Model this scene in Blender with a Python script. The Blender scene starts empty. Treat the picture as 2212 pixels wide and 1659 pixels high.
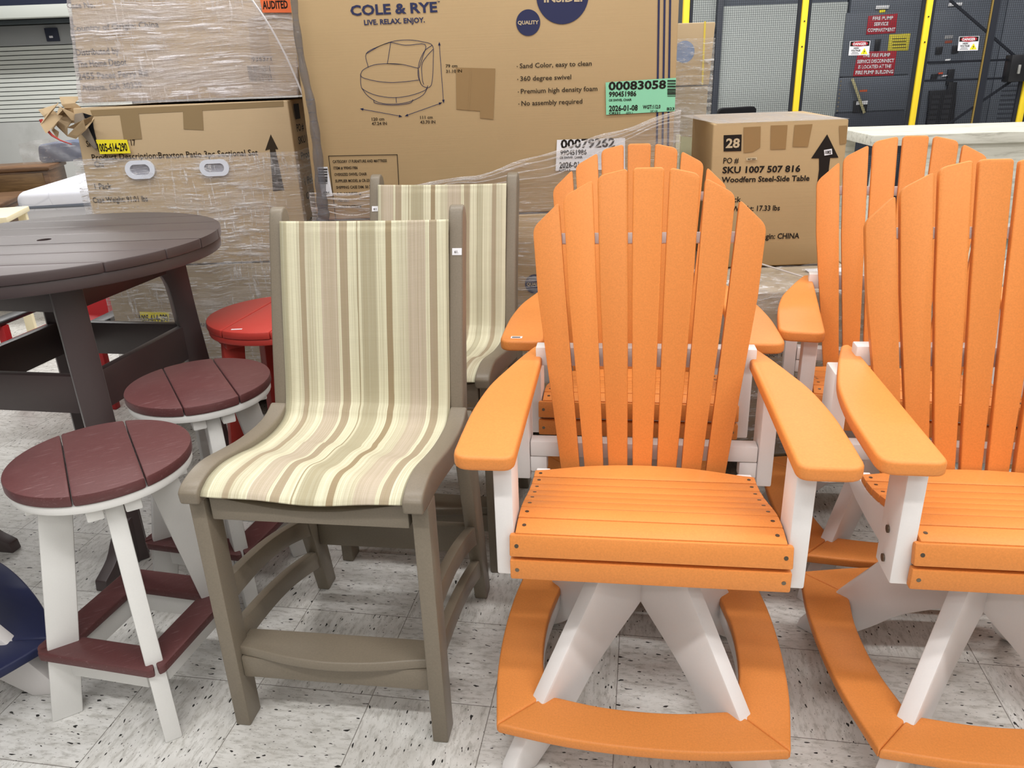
import bpy, bmesh, math, random
from mathutils import Matrix, Vector
random.seed(7)
C = bpy.context.scene.collection
S = bpy.context.scene
R = math.radians
PI = math.pi

# ---------------------------------------------------------------- camera
CAM_Z, FPX, PITCH, ROLL = 1.439, 1662.0, 0.3786, -0.0368
F0 = Vector((0, math.cos(PITCH), -math.sin(PITCH)))
U0 = Vector((0, math.sin(PITCH), math.cos(PITCH)))
X0 = Vector((1, 0, 0))
XC = X0 * math.cos(ROLL) + U0 * math.sin(ROLL)
UC = U0 * math.cos(ROLL) - X0 * math.sin(ROLL)
cam = bpy.data.cameras.new('camera')
cam.sensor_width = 36.0
cam.lens = FPX / 2212 * 36.0
cam.clip_end = 100
co = bpy.data.objects.new('camera', cam)
C.objects.link(co)
co.matrix_world = Matrix(((XC.x, UC.x, -F0.x, 0), (XC.y, UC.y, -F0.y, 0), (XC.z, UC.z, -F0.z, CAM_Z), (0, 0, 0, 1)))
S.camera = co


def ray(px, py):
    return XC * ((px - 1106) / FPX) - UC * ((py - 829.5) / FPX) + F0


def at(px, py, Y):                       # where the sight line meets the upright plane at distance Y
    d = ray(px, py)
    p = d * (Y / d.y)
    return Vector((p.x, p.y, p.z + CAM_Z))


# ---------------------------------------------------------------- colours / materials
def lin(c):
    return tuple((v / 12.92 if v <= 0.04045 else ((v + 0.055) / 1.055) ** 2.4) for v in (x / 255 for x in c)) + (1,)


class NT:
    def __init__(s, name):
        s.m = bpy.data.materials.new(name)
        s.m.use_nodes = True
        s.t = s.m.node_tree
        s.t.nodes.clear()
        s.out = s.n('ShaderNodeOutputMaterial')

    def n(s, kind, **kw):
        nd = s.t.nodes.new(kind)
        for k, v in kw.items():
            if k.startswith('i_'):
                nd.inputs[k[2:].replace('_', ' ')].default_value = v
            else:
                setattr(nd, k, v)
        return nd

    def l(s, a, b):
        s.t.links.new(a, b)

    def val(s, x, sock):
        if isinstance(x, (int, float)):
            sock.default_value = x
        else:
            s.l(x, sock)

    def math(s, op, a, b=None, c=None, clamp=False):
        nd = s.n('ShaderNodeMath', operation=op, use_clamp=clamp)
        s.val(a, nd.inputs[0])
        if b is not None:
            s.val(b, nd.inputs[1])
        if c is not None:
            s.val(c, nd.inputs[2])
        return nd.outputs[0]

    def mix(s, f, a, b, mode='MIX'):
        nd = s.n('ShaderNodeMix', data_type='RGBA', blend_type=mode)
        s.val(f, nd.inputs['Factor'])
        for x, k in ((a, 'A'), (b, 'B')):
            sock = [i for i in nd.inputs if i.name == k and i.type == 'RGBA'][0]
            if isinstance(x, tuple):
                sock.default_value = x
            else:
                s.l(x, sock)
        return [o for o in nd.outputs if o.type == 'RGBA'][0]

    def coords(s, scale=(1, 1, 1), rot=(0, 0, 0), loc=(0, 0, 0), kind='Object'):
        tc = s.n('ShaderNodeTexCoord')
        mp = s.n('ShaderNodeMapping')
        mp.inputs['Scale'].default_value = scale
        mp.inputs['Rotation'].default_value = rot
        mp.inputs['Location'].default_value = loc
        s.l(tc.outputs[kind], mp.inputs['Vector'])
        return mp.outputs[0]

    def noise(s, vec, scale=5, detail=3, rough=.5, dist=0):
        nd = s.n('ShaderNodeTexNoise')
        nd.inputs['Scale'].default_value = scale
        nd.inputs['Detail'].default_value = detail
        nd.inputs['Roughness'].default_value = rough
        nd.inputs['Distortion'].default_value = dist
        s.l(vec, nd.inputs['Vector'])
        return nd.outputs['Fac']

    def ramp(s, fac, stops, interp='LINEAR'):
        nd = s.n('ShaderNodeValToRGB')
        cr = nd.color_ramp
        cr.interpolation = interp
        while len(cr.elements) < len(stops):
            cr.elements.new(0.5)
        for e, (p, c) in zip(cr.elements, stops):
            e.position = p
            e.color = c if len(c) == 4 else (c[0], c[1], c[2], 1)
        s.l(fac, nd.inputs['Fac'])
        return nd.outputs['Color']

    def bump(s, h, strength=.2, dist=.002):
        nd = s.n('ShaderNodeBump')
        nd.inputs['Strength'].default_value = strength
        nd.inputs['Distance'].default_value = dist
        s.l(h, nd.inputs['Height'])
        return nd.outputs[0]

    def principled(s, base, rough=.5, spec=.5, metal=0, normal=None, **kw):
        b = s.n('ShaderNodeBsdfPrincipled')
        if isinstance(base, tuple):
            b.inputs['Base Color'].default_value = base
        else:
            s.l(base, b.inputs['Base Color'])
        s.val(rough, b.inputs['Roughness'])
        b.inputs['Specular IOR Level'].default_value = spec
        b.inputs['Metallic'].default_value = metal
        if normal is not None:
            s.l(normal, b.inputs['Normal'])
        for k, v in kw.items():
            b.inputs[k].default_value = v
        s.l(b.outputs[0], s.out.inputs['Surface'])
        return b


def g3(v):
    return (v, v, v, 1)


def mat_flat(name, rgb, rough=.6, spec=.3, metal=0):
    t = NT(name)
    t.principled(lin(rgb), rough, spec, metal)
    return t.m


def mat_plastic(name, rgb, rough=.42, grain=.10, vary=.06, scuff=0.0, spec=.4, sheen=.04):
    """moulded recycled-plastic lumber: fine fleck, faint board to board shade difference"""
    t = NT(name)
    v = t.coords()
    f = t.noise(v, 260, 2, .6)
    f2 = t.noise(v, 900, 1, .5)
    oi = t.n('ShaderNodeObjectInfo')
    k = t.math('ADD', t.math('MULTIPLY', t.math('SUBTRACT', f, .5), grain * 2), 1.0)
    k = t.math('ADD', k, t.math('MULTIPLY', t.math('SUBTRACT', oi.outputs['Random'], .5), vary * 2))
    col = t.mix(1.0, lin(rgb), t.ramp(t.math('MULTIPLY', k, .5), [(0, g3(0)), (1, g3(2))]), 'MULTIPLY')
    if scuff:
        sc = t.noise(t.coords((6, 60, 60), (0, 0, .5)), 3, 4, .7)
        col = t.mix(t.math('MULTIPLY', t.ramp(sc, [(.58, g3(0)), (.72, g3(1))]), scuff), col, lin((190, 165, 165)))
    pb = t.principled(col, rough, spec, normal=t.bump(t.math('ADD', f2, f), .12, .0006))
    pb.inputs['Sheen Weight'].default_value = sheen
    pb.inputs['Sheen Roughness'].default_value = .35
    return t.m


def mat_wood(name, dark, light, scale=(2, 22, 22), rough=.4):
    t = NT(name)
    f = t.noise(t.coords(scale), 2.2, 5, .65, .6)
    t.principled(t.ramp(f, [(.3, lin(dark)), (.7, lin(light))]), rough, .4)
    return t.m


def mat_card(name, rgb=(176, 142, 98)):
    t = NT(name)
    v = t.coords()
    f = t.noise(v, 3.0, 4, .6)
    f2 = t.noise(t.coords((1, 1, 160)), 2.0, 2, .5)
    fib = t.noise(v, 120, 2, .5)
    k = t.math('ADD', t.math('MULTIPLY', f, .14), t.math('ADD', t.math('MULTIPLY', f2, .06), t.math('MULTIPLY', fib, .05)))
    c = t.mix(k, lin(tuple(min(255, int(x * 1.08)) for x in rgb)), lin(tuple(int(x * .72) for x in rgb)))
    t.principled(c, .62, .25, normal=t.bump(t.math('ADD', f2, f), .1, .002))
    return t.m


def mat_fabric(name, shift=0.0):
    cream, beige, brown, pink, olive, ltan = (214, 210, 184), (200, 194, 170), (163, 148, 126), (188, 175, 157), (174, 167, 142), (184, 179, 154)
    stripes = [(0, ltan), (.035, cream), (.09, beige), (.106, brown), (.14, beige), (.19, cream), (.232, pink), (.33, cream), (.347, brown), (.394, cream),
               (.447, (158, 146, 120)), (.454, cream), (.47, olive), (.565, cream), (.624, (150, 132, 105)), (.66, cream), (.70, beige), (.755, pink), (.86, cream), (.884, brown), (.93, cream), (.985, olive)]
    t = NT(name)
    tc = t.n('ShaderNodeTexCoord')
    sp = t.n('ShaderNodeSeparateXYZ')
    t.l(tc.outputs['Object'], sp.inputs[0])
    u = t.math('FRACT', t.math('ADD', t.math('DIVIDE', t.math('ADD', sp.outputs['X'], .2175), .435), shift))
    thr = t.noise(t.coords((420, 3, 3)), 1.0, 2, .6)
    u2 = t.math('ADD', u, t.math('MULTIPLY', t.math('SUBTRACT', thr, .5), .010))
    col = t.ramp(u2, [(p, lin(c)) for p, c in stripes], 'CONSTANT')
    # loose yarn colour along the stripe, and fine cross weave ribs
    yarn = t.noise(t.coords((700, 2, 2)), 1.0, 2, .7)
    col = t.mix(t.ramp(yarn, [(.40, g3(.42)), (.58, g3(0))]), col, lin((150, 138, 104)))
    arc = t.math('ADD', t.math('MULTIPLY', sp.outputs['Z'], 1.0), t.math('MULTIPLY', sp.outputs['Y'], 1.0))
    rib = t.math('SINE', t.math('MULTIPLY', arc, 2 * PI / .0032))
    band = t.noise(t.coords((2, 60, 60)), 1.0, 2, .6)
    col = t.mix(t.math('MULTIPLY', t.math('ADD', rib, 1), t.math('MULTIPLY', band, .13)), col, lin((128, 118, 92)))
    t.principled(col, .75, .2, normal=t.bump(rib, .15, .0004))
    return t.m


def mat_floor():
    t = NT('vinyl_tile')
    tc = t.n('ShaderNodeTexCoord')
    mp = t.n('ShaderNodeMapping')
    T = .3048
    a = .177
    mp.vector_type = 'POINT'
    mp.inputs['Rotation'].default_value = (0, 0, a)
    t.l(tc.outputs['Object'], mp.inputs['Vector'])
    off = t.n('ShaderNodeVectorMath', operation='ADD')
    off.inputs[1].default_value = (1.2538 + T * 40, -1.4323 + T * 40, 0)
    t.l(mp.outputs[0], off.inputs[0])
    sp = t.n('ShaderNodeSeparateXYZ')
    t.l(off.outputs[0], sp.inputs[0])
    tx, ty = t.math('DIVIDE', sp.outputs['X'], T), t.math('DIVIDE', sp.outputs['Y'], T)
    ix, iy = t.math('FLOOR', tx), t.math('FLOOR', ty)
    fx, fy = t.math('FRACT', tx), t.math('FRACT', ty)
    ex = t.math('MINIMUM', fx, t.math('SUBTRACT', 1, fx))
    ey = t.math('MINIMUM', fy, t.math('SUBTRACT', 1, fy))
    e = t.math('MINIMUM', ex, ey)
    groove = t.math('LESS_THAN', e, .0035)
    cid = t.n('ShaderNodeCombineXYZ')
    t.l(ix, cid.inputs[0])
    t.l(iy, cid.inputs[1])
    wn = t.n('ShaderNodeTexWhiteNoise', noise_dimensions='2D')
    t.l(cid.outputs[0], wn.inputs['Vector'])
    par = t.math('FLOORED_MODULO', t.math('ADD', ix, iy), 2)
    # grain runs along x on one tile, along y on the next
    cx, cy = t.n('ShaderNodeCombineXYZ'), t.n('ShaderNodeCombineXYZ')
    t.l(sp.outputs['X'], cx.inputs[0]); t.l(sp.outputs['Y'], cx.inputs[1])
    t.l(sp.outputs['Y'], cy.inputs[0]); t.l(sp.outputs['X'], cy.inputs[1])
    mv = t.n('ShaderNodeMix', data_type='VECTOR')
    t.l(par, mv.inputs['Factor'])
    va = [i for i in mv.inputs if i.type == 'VECTOR']
    t.l(cx.outputs[0], va[-2]); t.l(cy.outputs[0], va[-1])
    vec = [o for o in mv.outputs if o.type == 'VECTOR'][0]

    def stretched(sx, sy, seed):
        m2 = t.n('ShaderNodeMapping')
        m2.inputs['Scale'].default_value = (sx, sy, 1)
        m2.inputs['Location'].default_value = (seed, seed * 2.3, 0)
        t.l(vec, m2.inputs['Vector'])
        return m2.outputs[0]
    mott = t.noise(stretched(9, 20, 3), 1.0, 5, .65)
    veil = t.noise(stretched(25, 75, 9), 1.0, 4, .7)
    fleck = t.noise(stretched(42, 105, 5), 1.0, 1, .4)
    fleck2 = t.noise(stretched(110, 260, 17), 1.0, 1, .4)
    dirt = t.noise(t.coords((1, 1, 1)), 2.1, 5, .6)
    base = t.mix(t.math('MULTIPLY', wn.outputs['Value'], .6), lin((224, 223, 220)), lin((212, 210, 205)))
    base = t.mix(t.ramp(mott, [(.35, g3(0)), (.75, g3(.55))]), base, lin((178, 175, 167)))
    base = t.mix(t.ramp(veil, [(.48, g3(0)), (.72, g3(.75))]), base, lin((142, 138, 129)))
    base = t.mix(t.ramp(dirt, [(.5, g3(0)), (.75, g3(.35))]), base, lin((132, 124, 112)))
    base = t.mix(t.ramp(fleck2, [(.70, g3(0)), (.735, g3(.75))]), base, lin((90, 86, 80)))
    base = t.mix(t.ramp(fleck, [(.695, g3(0)), (.713, g3(1))]), base, lin((36, 35, 33)))
    base = t.mix(t.math('MULTIPLY', groove, .75), base, lin((82, 74, 64)))
    t.principled(base, t.math('ADD', .38, t.math('MULTIPLY', mott, .25)), .35, normal=t.bump(t.math('MULTIPLY', groove, -1), .3, .001))
    return t.m


def mat_film(name, horizontal=(5, 5, 70), white=.55, clear=.12, vertical=0.0, tint=(225, 222, 222), patch=(2.6, 2.6, 3.2), crinkle=1.0):
    """clinging stretch film: mostly clear, milky where it is folded into fine streaks, glossy and crinkled"""
    t = NT(name)
    v = t.coords()
    warp = t.n('ShaderNodeTexNoise')
    warp.inputs['Scale'].default_value = 2.3
    warp.inputs['Detail'].default_value = 3
    t.l(v, warp.inputs['Vector'])
    ws = t.n('ShaderNodeVectorMath', operation='SCALE')
    t.l(warp.outputs['Color'], ws.inputs[0])
    ws.inputs['Scale'].default_value = .07
    wv = t.n('ShaderNodeVectorMath', operation='ADD')
    t.l(v, wv.inputs[0])
    t.l(ws.outputs[0], wv.inputs[1])

    def st(sc, lo, hi, top=1.0, det=5, rough=.68):
        mp = t.n('ShaderNodeMapping')
        mp.inputs['Scale'].default_value = sc
        t.l(wv.outputs[0], mp.inputs['Vector'])
        f = t.noise(mp.outputs[0], 1.0, det, rough)
        return t.ramp(f, [(lo, g3(0)), (hi, g3(top))]), f
    h = horizontal
    a, fa = st(h, .52, .70)
    a2, fa2 = st((h[0] * 2.5, h[1] * 2.5, h[2] * 2.2), .56, .70, .9)
    b, fb = st((h[0] * .5, h[1] * .5, h[2] * .22), .46, .74, .55)
    ln, fl_ = st((1.6, 1.6, 150), .585, .63, 1.0, 2, .4)
    brk = t.ramp(t.noise(t.coords((14, 14, 45)), 1.0, 3, .6), [(.46, g3(.0)), (.56, g3(1))])
    ln = t.math('MULTIPLY', ln, brk)
    m = t.math('MAXIMUM', t.math('MAXIMUM', t.math('MAXIMUM', a, a2), b), ln)
    area = t.noise(t.coords(patch), 1.0, 4, .6)
    if vertical:
        c, fc = st((70, 70, 9), .53, .66, vertical)
        var = t.noise(t.coords((2.0, 2.0, 1.6), loc=(3.1, 1.2, 7)), 1.0, 2, .5)
        m = t.math('MAXIMUM', m, t.math('MULTIPLY', c, t.ramp(var, [(.42, g3(0)), (.6, g3(1))])))
    m = t.math('MULTIPLY', m, t.ramp(area, [(.32, g3(.18)), (.60, g3(1))]))
    fac = t.math('ADD', clear, t.math('MULTIPLY', m, white), clamp=True)
    p = t.n('ShaderNodeBsdfPrincipled')
    p.inputs['Base Color'].default_value = lin(tint)
    p.inputs['Roughness'].default_value = .22
    p.inputs['Specular IOR Level'].default_value = 1.0
    hgt = t.math('ADD', t.math('ADD', fa, fb), t.math('MULTIPLY', fa2, .5))
    if vertical:
        hgt = t.math('ADD', hgt, t.math('MULTIPLY', fc, .5))
    t.l(t.bump(hgt, 1.0, .010 * crinkle), p.inputs['Normal'])
    tr = t.n('ShaderNodeBsdfTransparent')
    mx = t.n('ShaderNodeMixShader')
    t.l(fac, mx.inputs[0])
    t.l(tr.outputs[0], mx.inputs[1])
    t.l(p.outputs[0], mx.inputs[2])
    t.l(mx.outputs[0], t.out.inputs['Surface'])
    return t.m


ORANGE = mat_plastic('orange_poly_lumber', (217, 136, 68), .48, .16, .05, spec=.3, sheen=0)
WHITE = mat_plastic('white_poly_lumber', (228, 224, 222), .40, .02, .02)
CREAMW = mat_plastic('off_white_poly_lumber', (220, 219, 216), .42, .03, .02)
TAUPE = mat_plastic('weathered_brown_poly_lumber', (124, 114, 99), .40, .14, .03)
MAROON = mat_plastic('burgundy_poly_lumber', (92, 53, 53), .44, .16, .05, scuff=.2, sheen=.05)
RED = mat_plastic('red_poly_lumber', (182, 60, 52), .42, .04, .03)
CHOC = mat_plastic('dark_chocolate_poly_lumber', (62, 46, 46), .46, .08, .05, spec=1.0, sheen=.28)
NAVY = mat_plastic('navy_poly_lumber', (32, 38, 72), .42, .06, .03)
FAB1 = mat_fabric('striped_sling_fabric', 0.0)
FAB2 = mat_fabric('striped_sling_fabric_offset_pattern', .215)
CARD = mat_card('kraft_cardboard', (168, 143, 106))
CARD2 = mat_card('pale_kraft_cardboard', (182, 160, 127))
CARD3 = mat_card('grey_kraft_cardboard', (160, 144, 120))
TAPE = mat_flat('packing_tape', (146, 118, 80), .25, .5)
TAPE2 = mat_flat('pale_packing_tape', (150, 128, 94), .25, .5)
STEEL = mat_flat('zinc_screw', (110, 100, 86), .35, .5, .8)
INK = mat_flat('black_print', (38, 33, 30), .7, .1)
INK2 = mat_flat('brown_black_print', (60, 50, 40), .7, .1)
INKB = mat_flat('navy_print', (52, 55, 84), .7, .1)
BEIGEINK = mat_flat('bare_card_lettering', (188, 170, 140), .7, .1)
PAPER = mat_flat('white_label_paper', (226, 226, 230), .55, .2)
GREENP = mat_flat('green_label_paper', (138, 204, 168), .55, .2)
YELLOWP = mat_flat('yellow_label_paper', (240, 224, 50), .55, .2)
ORANGEP = mat_flat('orange_label_paper', (222, 110, 66), .55, .2)
BLACK = mat_flat('black_fabric_and_tear_shade', (22, 22, 26), .8, .2)
BLACKM = mat_flat('black_metal', (26, 26, 30), .4, .5)
YEL = mat_flat('safety_yellow_paint', (246, 214, 52), .4, .4)
FILM_T = mat_film('tower_stretch_film', (5, 5, 55), .85, .10, 1.0, tint=(240, 238, 240))
FILM_U = mat_film('milky_stretch_film', (4, 4, 60), .72, .24, .9, tint=(244, 238, 240))
FILM_B = mat_film('stack_stretch_film', (4, 4, 70), .62, .10, .25)
FILM_P = mat_film('pallet_stretch_film', (9, 9, 40), .85, .10, .3, crinkle=2, tint=(240, 238, 238))
FILM_G = mat_film('gathered_film', (40, 40, 30), .55, .22, 0, tint=(236, 230, 226))
FILM_R = mat_film('twisted_stretch_film', (60, 60, 6), .40, .45, 0, tint=(104, 104, 110))


# ---------------------------------------------------------------- object helpers
def link(name, me, mat, parent=None):
    o = bpy.data.objects.new(name, me)
    C.objects.link(o)
    if mat:
        me.materials.append(mat)
    if parent:
        o.parent = parent
    return o


class MB:
    """collects solids; build() links them as ONE mesh object"""

    def __init__(s):
        s.v, s.f = [], []

    def add(s, vs, fs):
        k = len(s.v)
        s.v += [tuple(p) for p in vs]
        s.f += [tuple(i + k for i in f) for f in fs]
        return s

    def hexa(s, b, t):                   # bottom ring, top ring of n points each
        n = len(b)
        fs = [tuple(reversed(range(n))), tuple(range(n, 2 * n))]
        fs += [(i, (i + 1) % n, n + (i + 1) % n, n + i) for i in range(n)]
        return s.add(list(b) + list(t), fs)

    def box(s, x0, x1, y0, y1, z0, z1, M=None):
        b = [Vector(p) for p in ((x0, y0, z0), (x1, y0, z0), (x1, y1, z0), (x0, y1, z0))]
        t = [Vector((p.x, p.y, z1)) for p in b]
        if M:
            b, t = [M @ p for p in b], [M @ p for p in t]
        return s.hexa(b, t)

    def prism(s, pts, d0, d1, M):        # outline in the plane (u, v) of M, extruded along its w from d0 to d1
        ar = sum(a[0] * b[1] - b[0] * a[1] for a, b in zip(pts, pts[1:] + pts[:1]))
        if ar < 0:
            pts = pts[::-1]
        return s.hexa([M @ Vector((u, v, d0)) for u, v in pts], [M @ Vector((u, v, d1)) for u, v in pts])

    def bar(s, p, q, w, h, up=(0, 0, 1)):
        p, q = Vector(p), Vector(q)
        d = (q - p).normalized()
        x = d.cross(Vector(up))
        x = x.normalized() if x.length > 1e-6 else Vector((1, 0, 0))
        y = x.cross(d)
        r = [x * a * w / 2 + y * b * h / 2 for a, b in ((-1, -1), (1, -1), (1, 1), (-1, 1))]
        return s.hexa([q + k for k in r], [p + k for k in r])

    def cyl(s, p, q, r0, r1=None, n=24):
        p, q = Vector(p), Vector(q)
        r1 = r0 if r1 is None else r1
        d = (q - p).normalized()
        x = d.orthogonal().normalized()
        y = d.cross(x)
        ring = [x * math.cos(2 * PI * i / n) + y * math.sin(2 * PI * i / n) for i in range(n)]
        return s.hexa([p + k * r0 for k in ring], [q + k * r1 for k in ring])

    def tube(s, pts, r, n=8):
        pts = [Vector(p) for p in pts]
        rings, x = [], None
        for i, p in enumerate(pts):
            d = (pts[min(i + 1, len(pts) - 1)] - pts[max(i - 1, 0)]).normalized()
            x = d.orthogonal().normalized() if x is None else (x - d * x.dot(d)).normalized()
            y = d.cross(x)
            rr = r[i] if isinstance(r, (list, tuple)) else r
            rings.append([p + (x * math.cos(2 * PI * k / n) + y * math.sin(2 * PI * k / n)) * rr for k in range(n)])
        vs = [v for rg in rings for v in rg]
        fs = [(i * n + k, i * n + (k + 1) % n, (i + 1) * n + (k + 1) % n, (i + 1) * n + k) for i in range(len(pts) - 1) for k in range(n)]
        fs += [tuple(reversed(range(n))), tuple(range((len(pts) - 1) * n, len(pts) * n))]
        return s.add(vs, fs)

    def grid(s, fn, nu, nv):
        vs = [fn(i / nu, j / nv) for j in range(nv + 1) for i in range(nu + 1)]
        fs = [(j * (nu + 1) + i, j * (nu + 1) + i + 1, (j + 1) * (nu + 1) + i + 1, (j + 1) * (nu + 1) + i) for j in range(nv) for i in range(nu)]
        return s.add(vs, fs)

    def build(s, name, mat, parent=None, bevel=0.0, seg=2, smooth=True):
        me = bpy.data.meshes.new(name)
        me.from_pydata(s.v, [], s.f)
        if bevel:
            bm = bmesh.new()
            bm.from_mesh(me)
            ed = [e for e in bm.edges if len(e.link_faces) == 2 and e.calc_face_angle(0) > R(28)]
            bmesh.ops.bevel(bm, geom=ed, offset=bevel, segments=seg, affect='EDGES', clamp_overlap=True, profile=.5)
            bm.to_mesh(me)
            bm.free()
        if smooth:
            me.polygons.foreach_set('use_smooth', [True] * len(me.polygons))
            me.set_sharp_from_angle(angle=R(38))
        me.update()
        return link(name, me, mat, parent)


def tag(o, label=None, cat=None, group=None, kind=None):
    for k, v in (('label', label), ('category', cat), ('group', group), ('kind', kind)):
        if v:
            o[k] = v
    return o


def thing(name, label, cat, loc=(0, 0, 0), rz=0, group=None):
    o = bpy.data.objects.new(name, None)
    o.empty_display_size = .1
    C.objects.link(o)
    o.location = loc
    o.rotation_euler = (0, 0, R(rz))
    return tag(o, label, cat, group)


def dup(root, loc, rz, label, group=None):
    r = root.copy()
    C.objects.link(r)
    r.location, r.rotation_euler = loc, (0, 0, R(rz))
    r['label'] = label
    if group:
        r['group'] = group
    for ch in list(root.children):
        c = ch.copy()
        C.objects.link(c)
        c.parent = r
        for g in list(ch.children):
            d = g.copy()
            C.objects.link(d)
            d.parent = c
    return r


# planes for prisms: outline (u, v) and extrusion w
YZ = Matrix(((0, 0, 1, 0), (1, 0, 0, 0), (0, 1, 0, 0), (0, 0, 0, 1)))      # u=y v=z w=x
XZ = Matrix(((1, 0, 0, 0), (0, 0, -1, 0), (0, 1, 0, 0), (0, 0, 0, 1)))     # u=x v=z w=-y
XY = Matrix.Identity(4)


def rounded(pts, r, n=4):
    """round the corners of an outline; r is one radius or a list"""
    out = []
    N = len(pts)
    for i in range(N):
        p, a, b = Vector(pts[i]), Vector(pts[i - 1]), Vector(pts[(i + 1) % N])
        rr = r[i] if isinstance(r, (list, tuple)) else r
        if rr <= 0:
            out.append(tuple(p))
            continue
        da, db = (a - p), (b - p)
        k = min(rr, da.length * .48, db.length * .48)
        s, e = p + da.normalized() * k, p + db.normalized() * k
        for j in range(n + 1):
            t = j / n
            out.append(tuple(s * (1 - t) ** 2 + p * 2 * t * (1 - t) + e * t * t))
    return out


def curve(pts, n=6):
    """Catmull-Rom through points"""
    P = [Vector(p) for p in pts]
    P = [P[0] * 2 - P[1]] + P + [P[-1] * 2 - P[-2]]
    out = []
    for i in range(1, len(P) - 2):
        for j in range(n):
            t = j / n
            out.append(tuple(.5 * (2 * P[i] + (P[i + 1] - P[i - 1]) * t + (2 * P[i - 1] - 5 * P[i] + 4 * P[i + 1] - P[i + 2]) * t * t + (3 * P[i] - P[i - 1] - 3 * P[i + 1] + P[i + 2]) * t ** 3)))
    out.append(tuple(P[-2]))
    return out


# ---------------------------------------------------------------- lettering
_tcache = {}


def text_polys(s, bold=0.0, spacing=1.0):
    key = (s, bold, spacing)
    if key not in _tcache:
        cu = bpy.data.curves.new('t', 'FONT')
        cu.body = s
        cu.size = 1.0
        cu.offset = bold
        cu.space_character = spacing
        cu.resolution_u = 2
        o = bpy.data.objects.new('t', cu)
        C.objects.link(o)
        dg = bpy.context.evaluated_depsgraph_get()
        dg.update()
        me = bpy.data.meshes.new_from_object(o.evaluated_get(dg))
        vs = [v.co.copy() for v in me.vertices]
        fs = [tuple(p.vertices) for p in me.polygons]
        bpy.data.objects.remove(o)
        bpy.data.curves.remove(cu)
        bpy.data.meshes.remove(me)
        _tcache[key] = (vs, fs)
    return _tcache[key]


class Face:
    """an upright printed face: maps picture points of the panel it lies on to panel coordinates (u right, v up)"""

    def __init__(s, parent, Y, off=.0016):
        s.parent, s.Y, s.off = parent, Y, off
        s.k = 0

    def uv(s, px, py):
        p = at(px, py, s.Y)
        return p.x, p.z

    def pt(s, u, v, lift=0.0):
        return s.parent.matrix_world.inverted() @ Vector((u, s.Y - s.off - lift, v)) if False else Vector((u, s.Y - s.off - lift, v)) - s.parent.location

    def text(s, mb, body, px, py, w, cap, slope=None, bold=0.02, lift=0.0, spacing=1.0, flip=False, shear=0.0):
        """baseline starts at picture point (px, py); width and cap height given in picture pixels"""
        u0, v0 = s.uv(px, py)
        slope = -.034 if slope is None else slope
        u1, v1 = s.uv(px + w, py + w * slope)
        uc, vc = s.uv(px, py - cap)
        d = Vector((u1 - u0, v1 - v0))
        hgt = (Vector((uc, vc)) - Vector((u0, v0))).length
        vs, fs = text_polys(body, bold, spacing)
        if not vs:
            return
        x0, x1 = min(p.x for p in vs), max(p.x for p in vs)
        capn = .72
        up = Vector((-d.y, d.x)).normalized()
        out = []
        for p in vs:
            a = (p.x - x0) / (x1 - x0)
            b = p.y / capn
            if flip:
                a, b = 1 - a, 1 - b
            q = Vector((u0, v0)) + d * a + up * (b * hgt) + d.normalized() * (shear * b * hgt)
            out.append(s.pt(q.x, q.y, lift))
        mb.add(out, fs)

    def quad(s, mb, pts, lift=0.0):
        mb.add([s.pt(*s.uv(*p), lift) for p in pts], [tuple(range(len(pts)))[::-1]])

    def disc(s, mb, px, py, rx, n=40, lift=0.0):
        u, v = s.uv(px, py)
        r = abs(s.uv(px + rx, py)[0] - u)
        mb.add([s.pt(u + r * math.cos(2 * PI * i / n), v + r * math.sin(2 * PI * i / n), lift) for i in range(n)], [tuple(range(n))])

    def line(s, mb, pts, w, lift=0.0):
        P = [Vector(s.uv(*p)) for p in pts]
        for a, b in zip(P, P[1:]):
            d = (b - a)
            if d.length < 1e-6:
                continue
            d.normalize()
            nrm = Vector((-d.y, d.x)) * w / 2
            a2, b2 = a - d * w * .3, b + d * w * .3
            mb.add([s.pt(*(a2 - nrm), lift), s.pt(*(b2 - nrm), lift), s.pt(*(b2 + nrm), lift), s.pt(*(a2 + nrm), lift)], [(0, 1, 2, 3)])


# ================================================================ SETTING
fl = MB().add([(-6.5, -3, 0), (8, -3, 0), (8, 10.6, 0), (-6.5, 10.6, 0)], [(0, 1, 2, 3)]).build('floor', mat_floor(), smooth=False)
tag(fl, kind='structure')
_w = NT('painted_wall')
_w.principled(_w.mix(_w.ramp(_w.noise(_w.coords(), 2.0, 5, .65), [(.5, g3(0)), (.8, g3(.6))]), lin((190, 191, 188)), lin((150, 150, 146))), .7, .2)
WALL = _w.m
WALLG = mat_flat('grey_wall_paint', (120, 124, 128), .7, .2)
CEIL = mat_flat('ceiling_deck_grey', (176, 176, 174), .8, .1)
WALLD = mat_flat('dull_store_wall', (128, 128, 126), .8, .1)
tag(MB().box(-6.5, 1.2, 10.5, 10.6, 0, 3.8).build('wall_back', WALL, smooth=False), kind='structure')
tag(MB().box(1.2, 8, 10.5, 10.6, 0, 3.8).build('wall_rear', WALLG, smooth=False), kind='structure')
tag(MB().box(-6.6, -6.5, -3, 10.6, 0, 3.8).build('wall_left', WALLD, smooth=False), kind='structure')
tag(MB().box(8, 8.1, -3, 10.6, 0, 3.8).build('wall_right', WALLD, smooth=False), kind='structure')
tag(MB().box(-6.6, 8.1, -3.1, -3, 0, 3.8).build('wall_front', WALLD, smooth=False), kind='structure')
tag(MB().box(-6.6, 8.1, -3.1, 10.6, 3.8, 3.9).build('ceiling', CEIL, smooth=False), kind='structure')


# ================================================================ ORANGE SWIVEL CHAIRS
def yb(z):
    return .15 + .25 * (z - .55)


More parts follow.
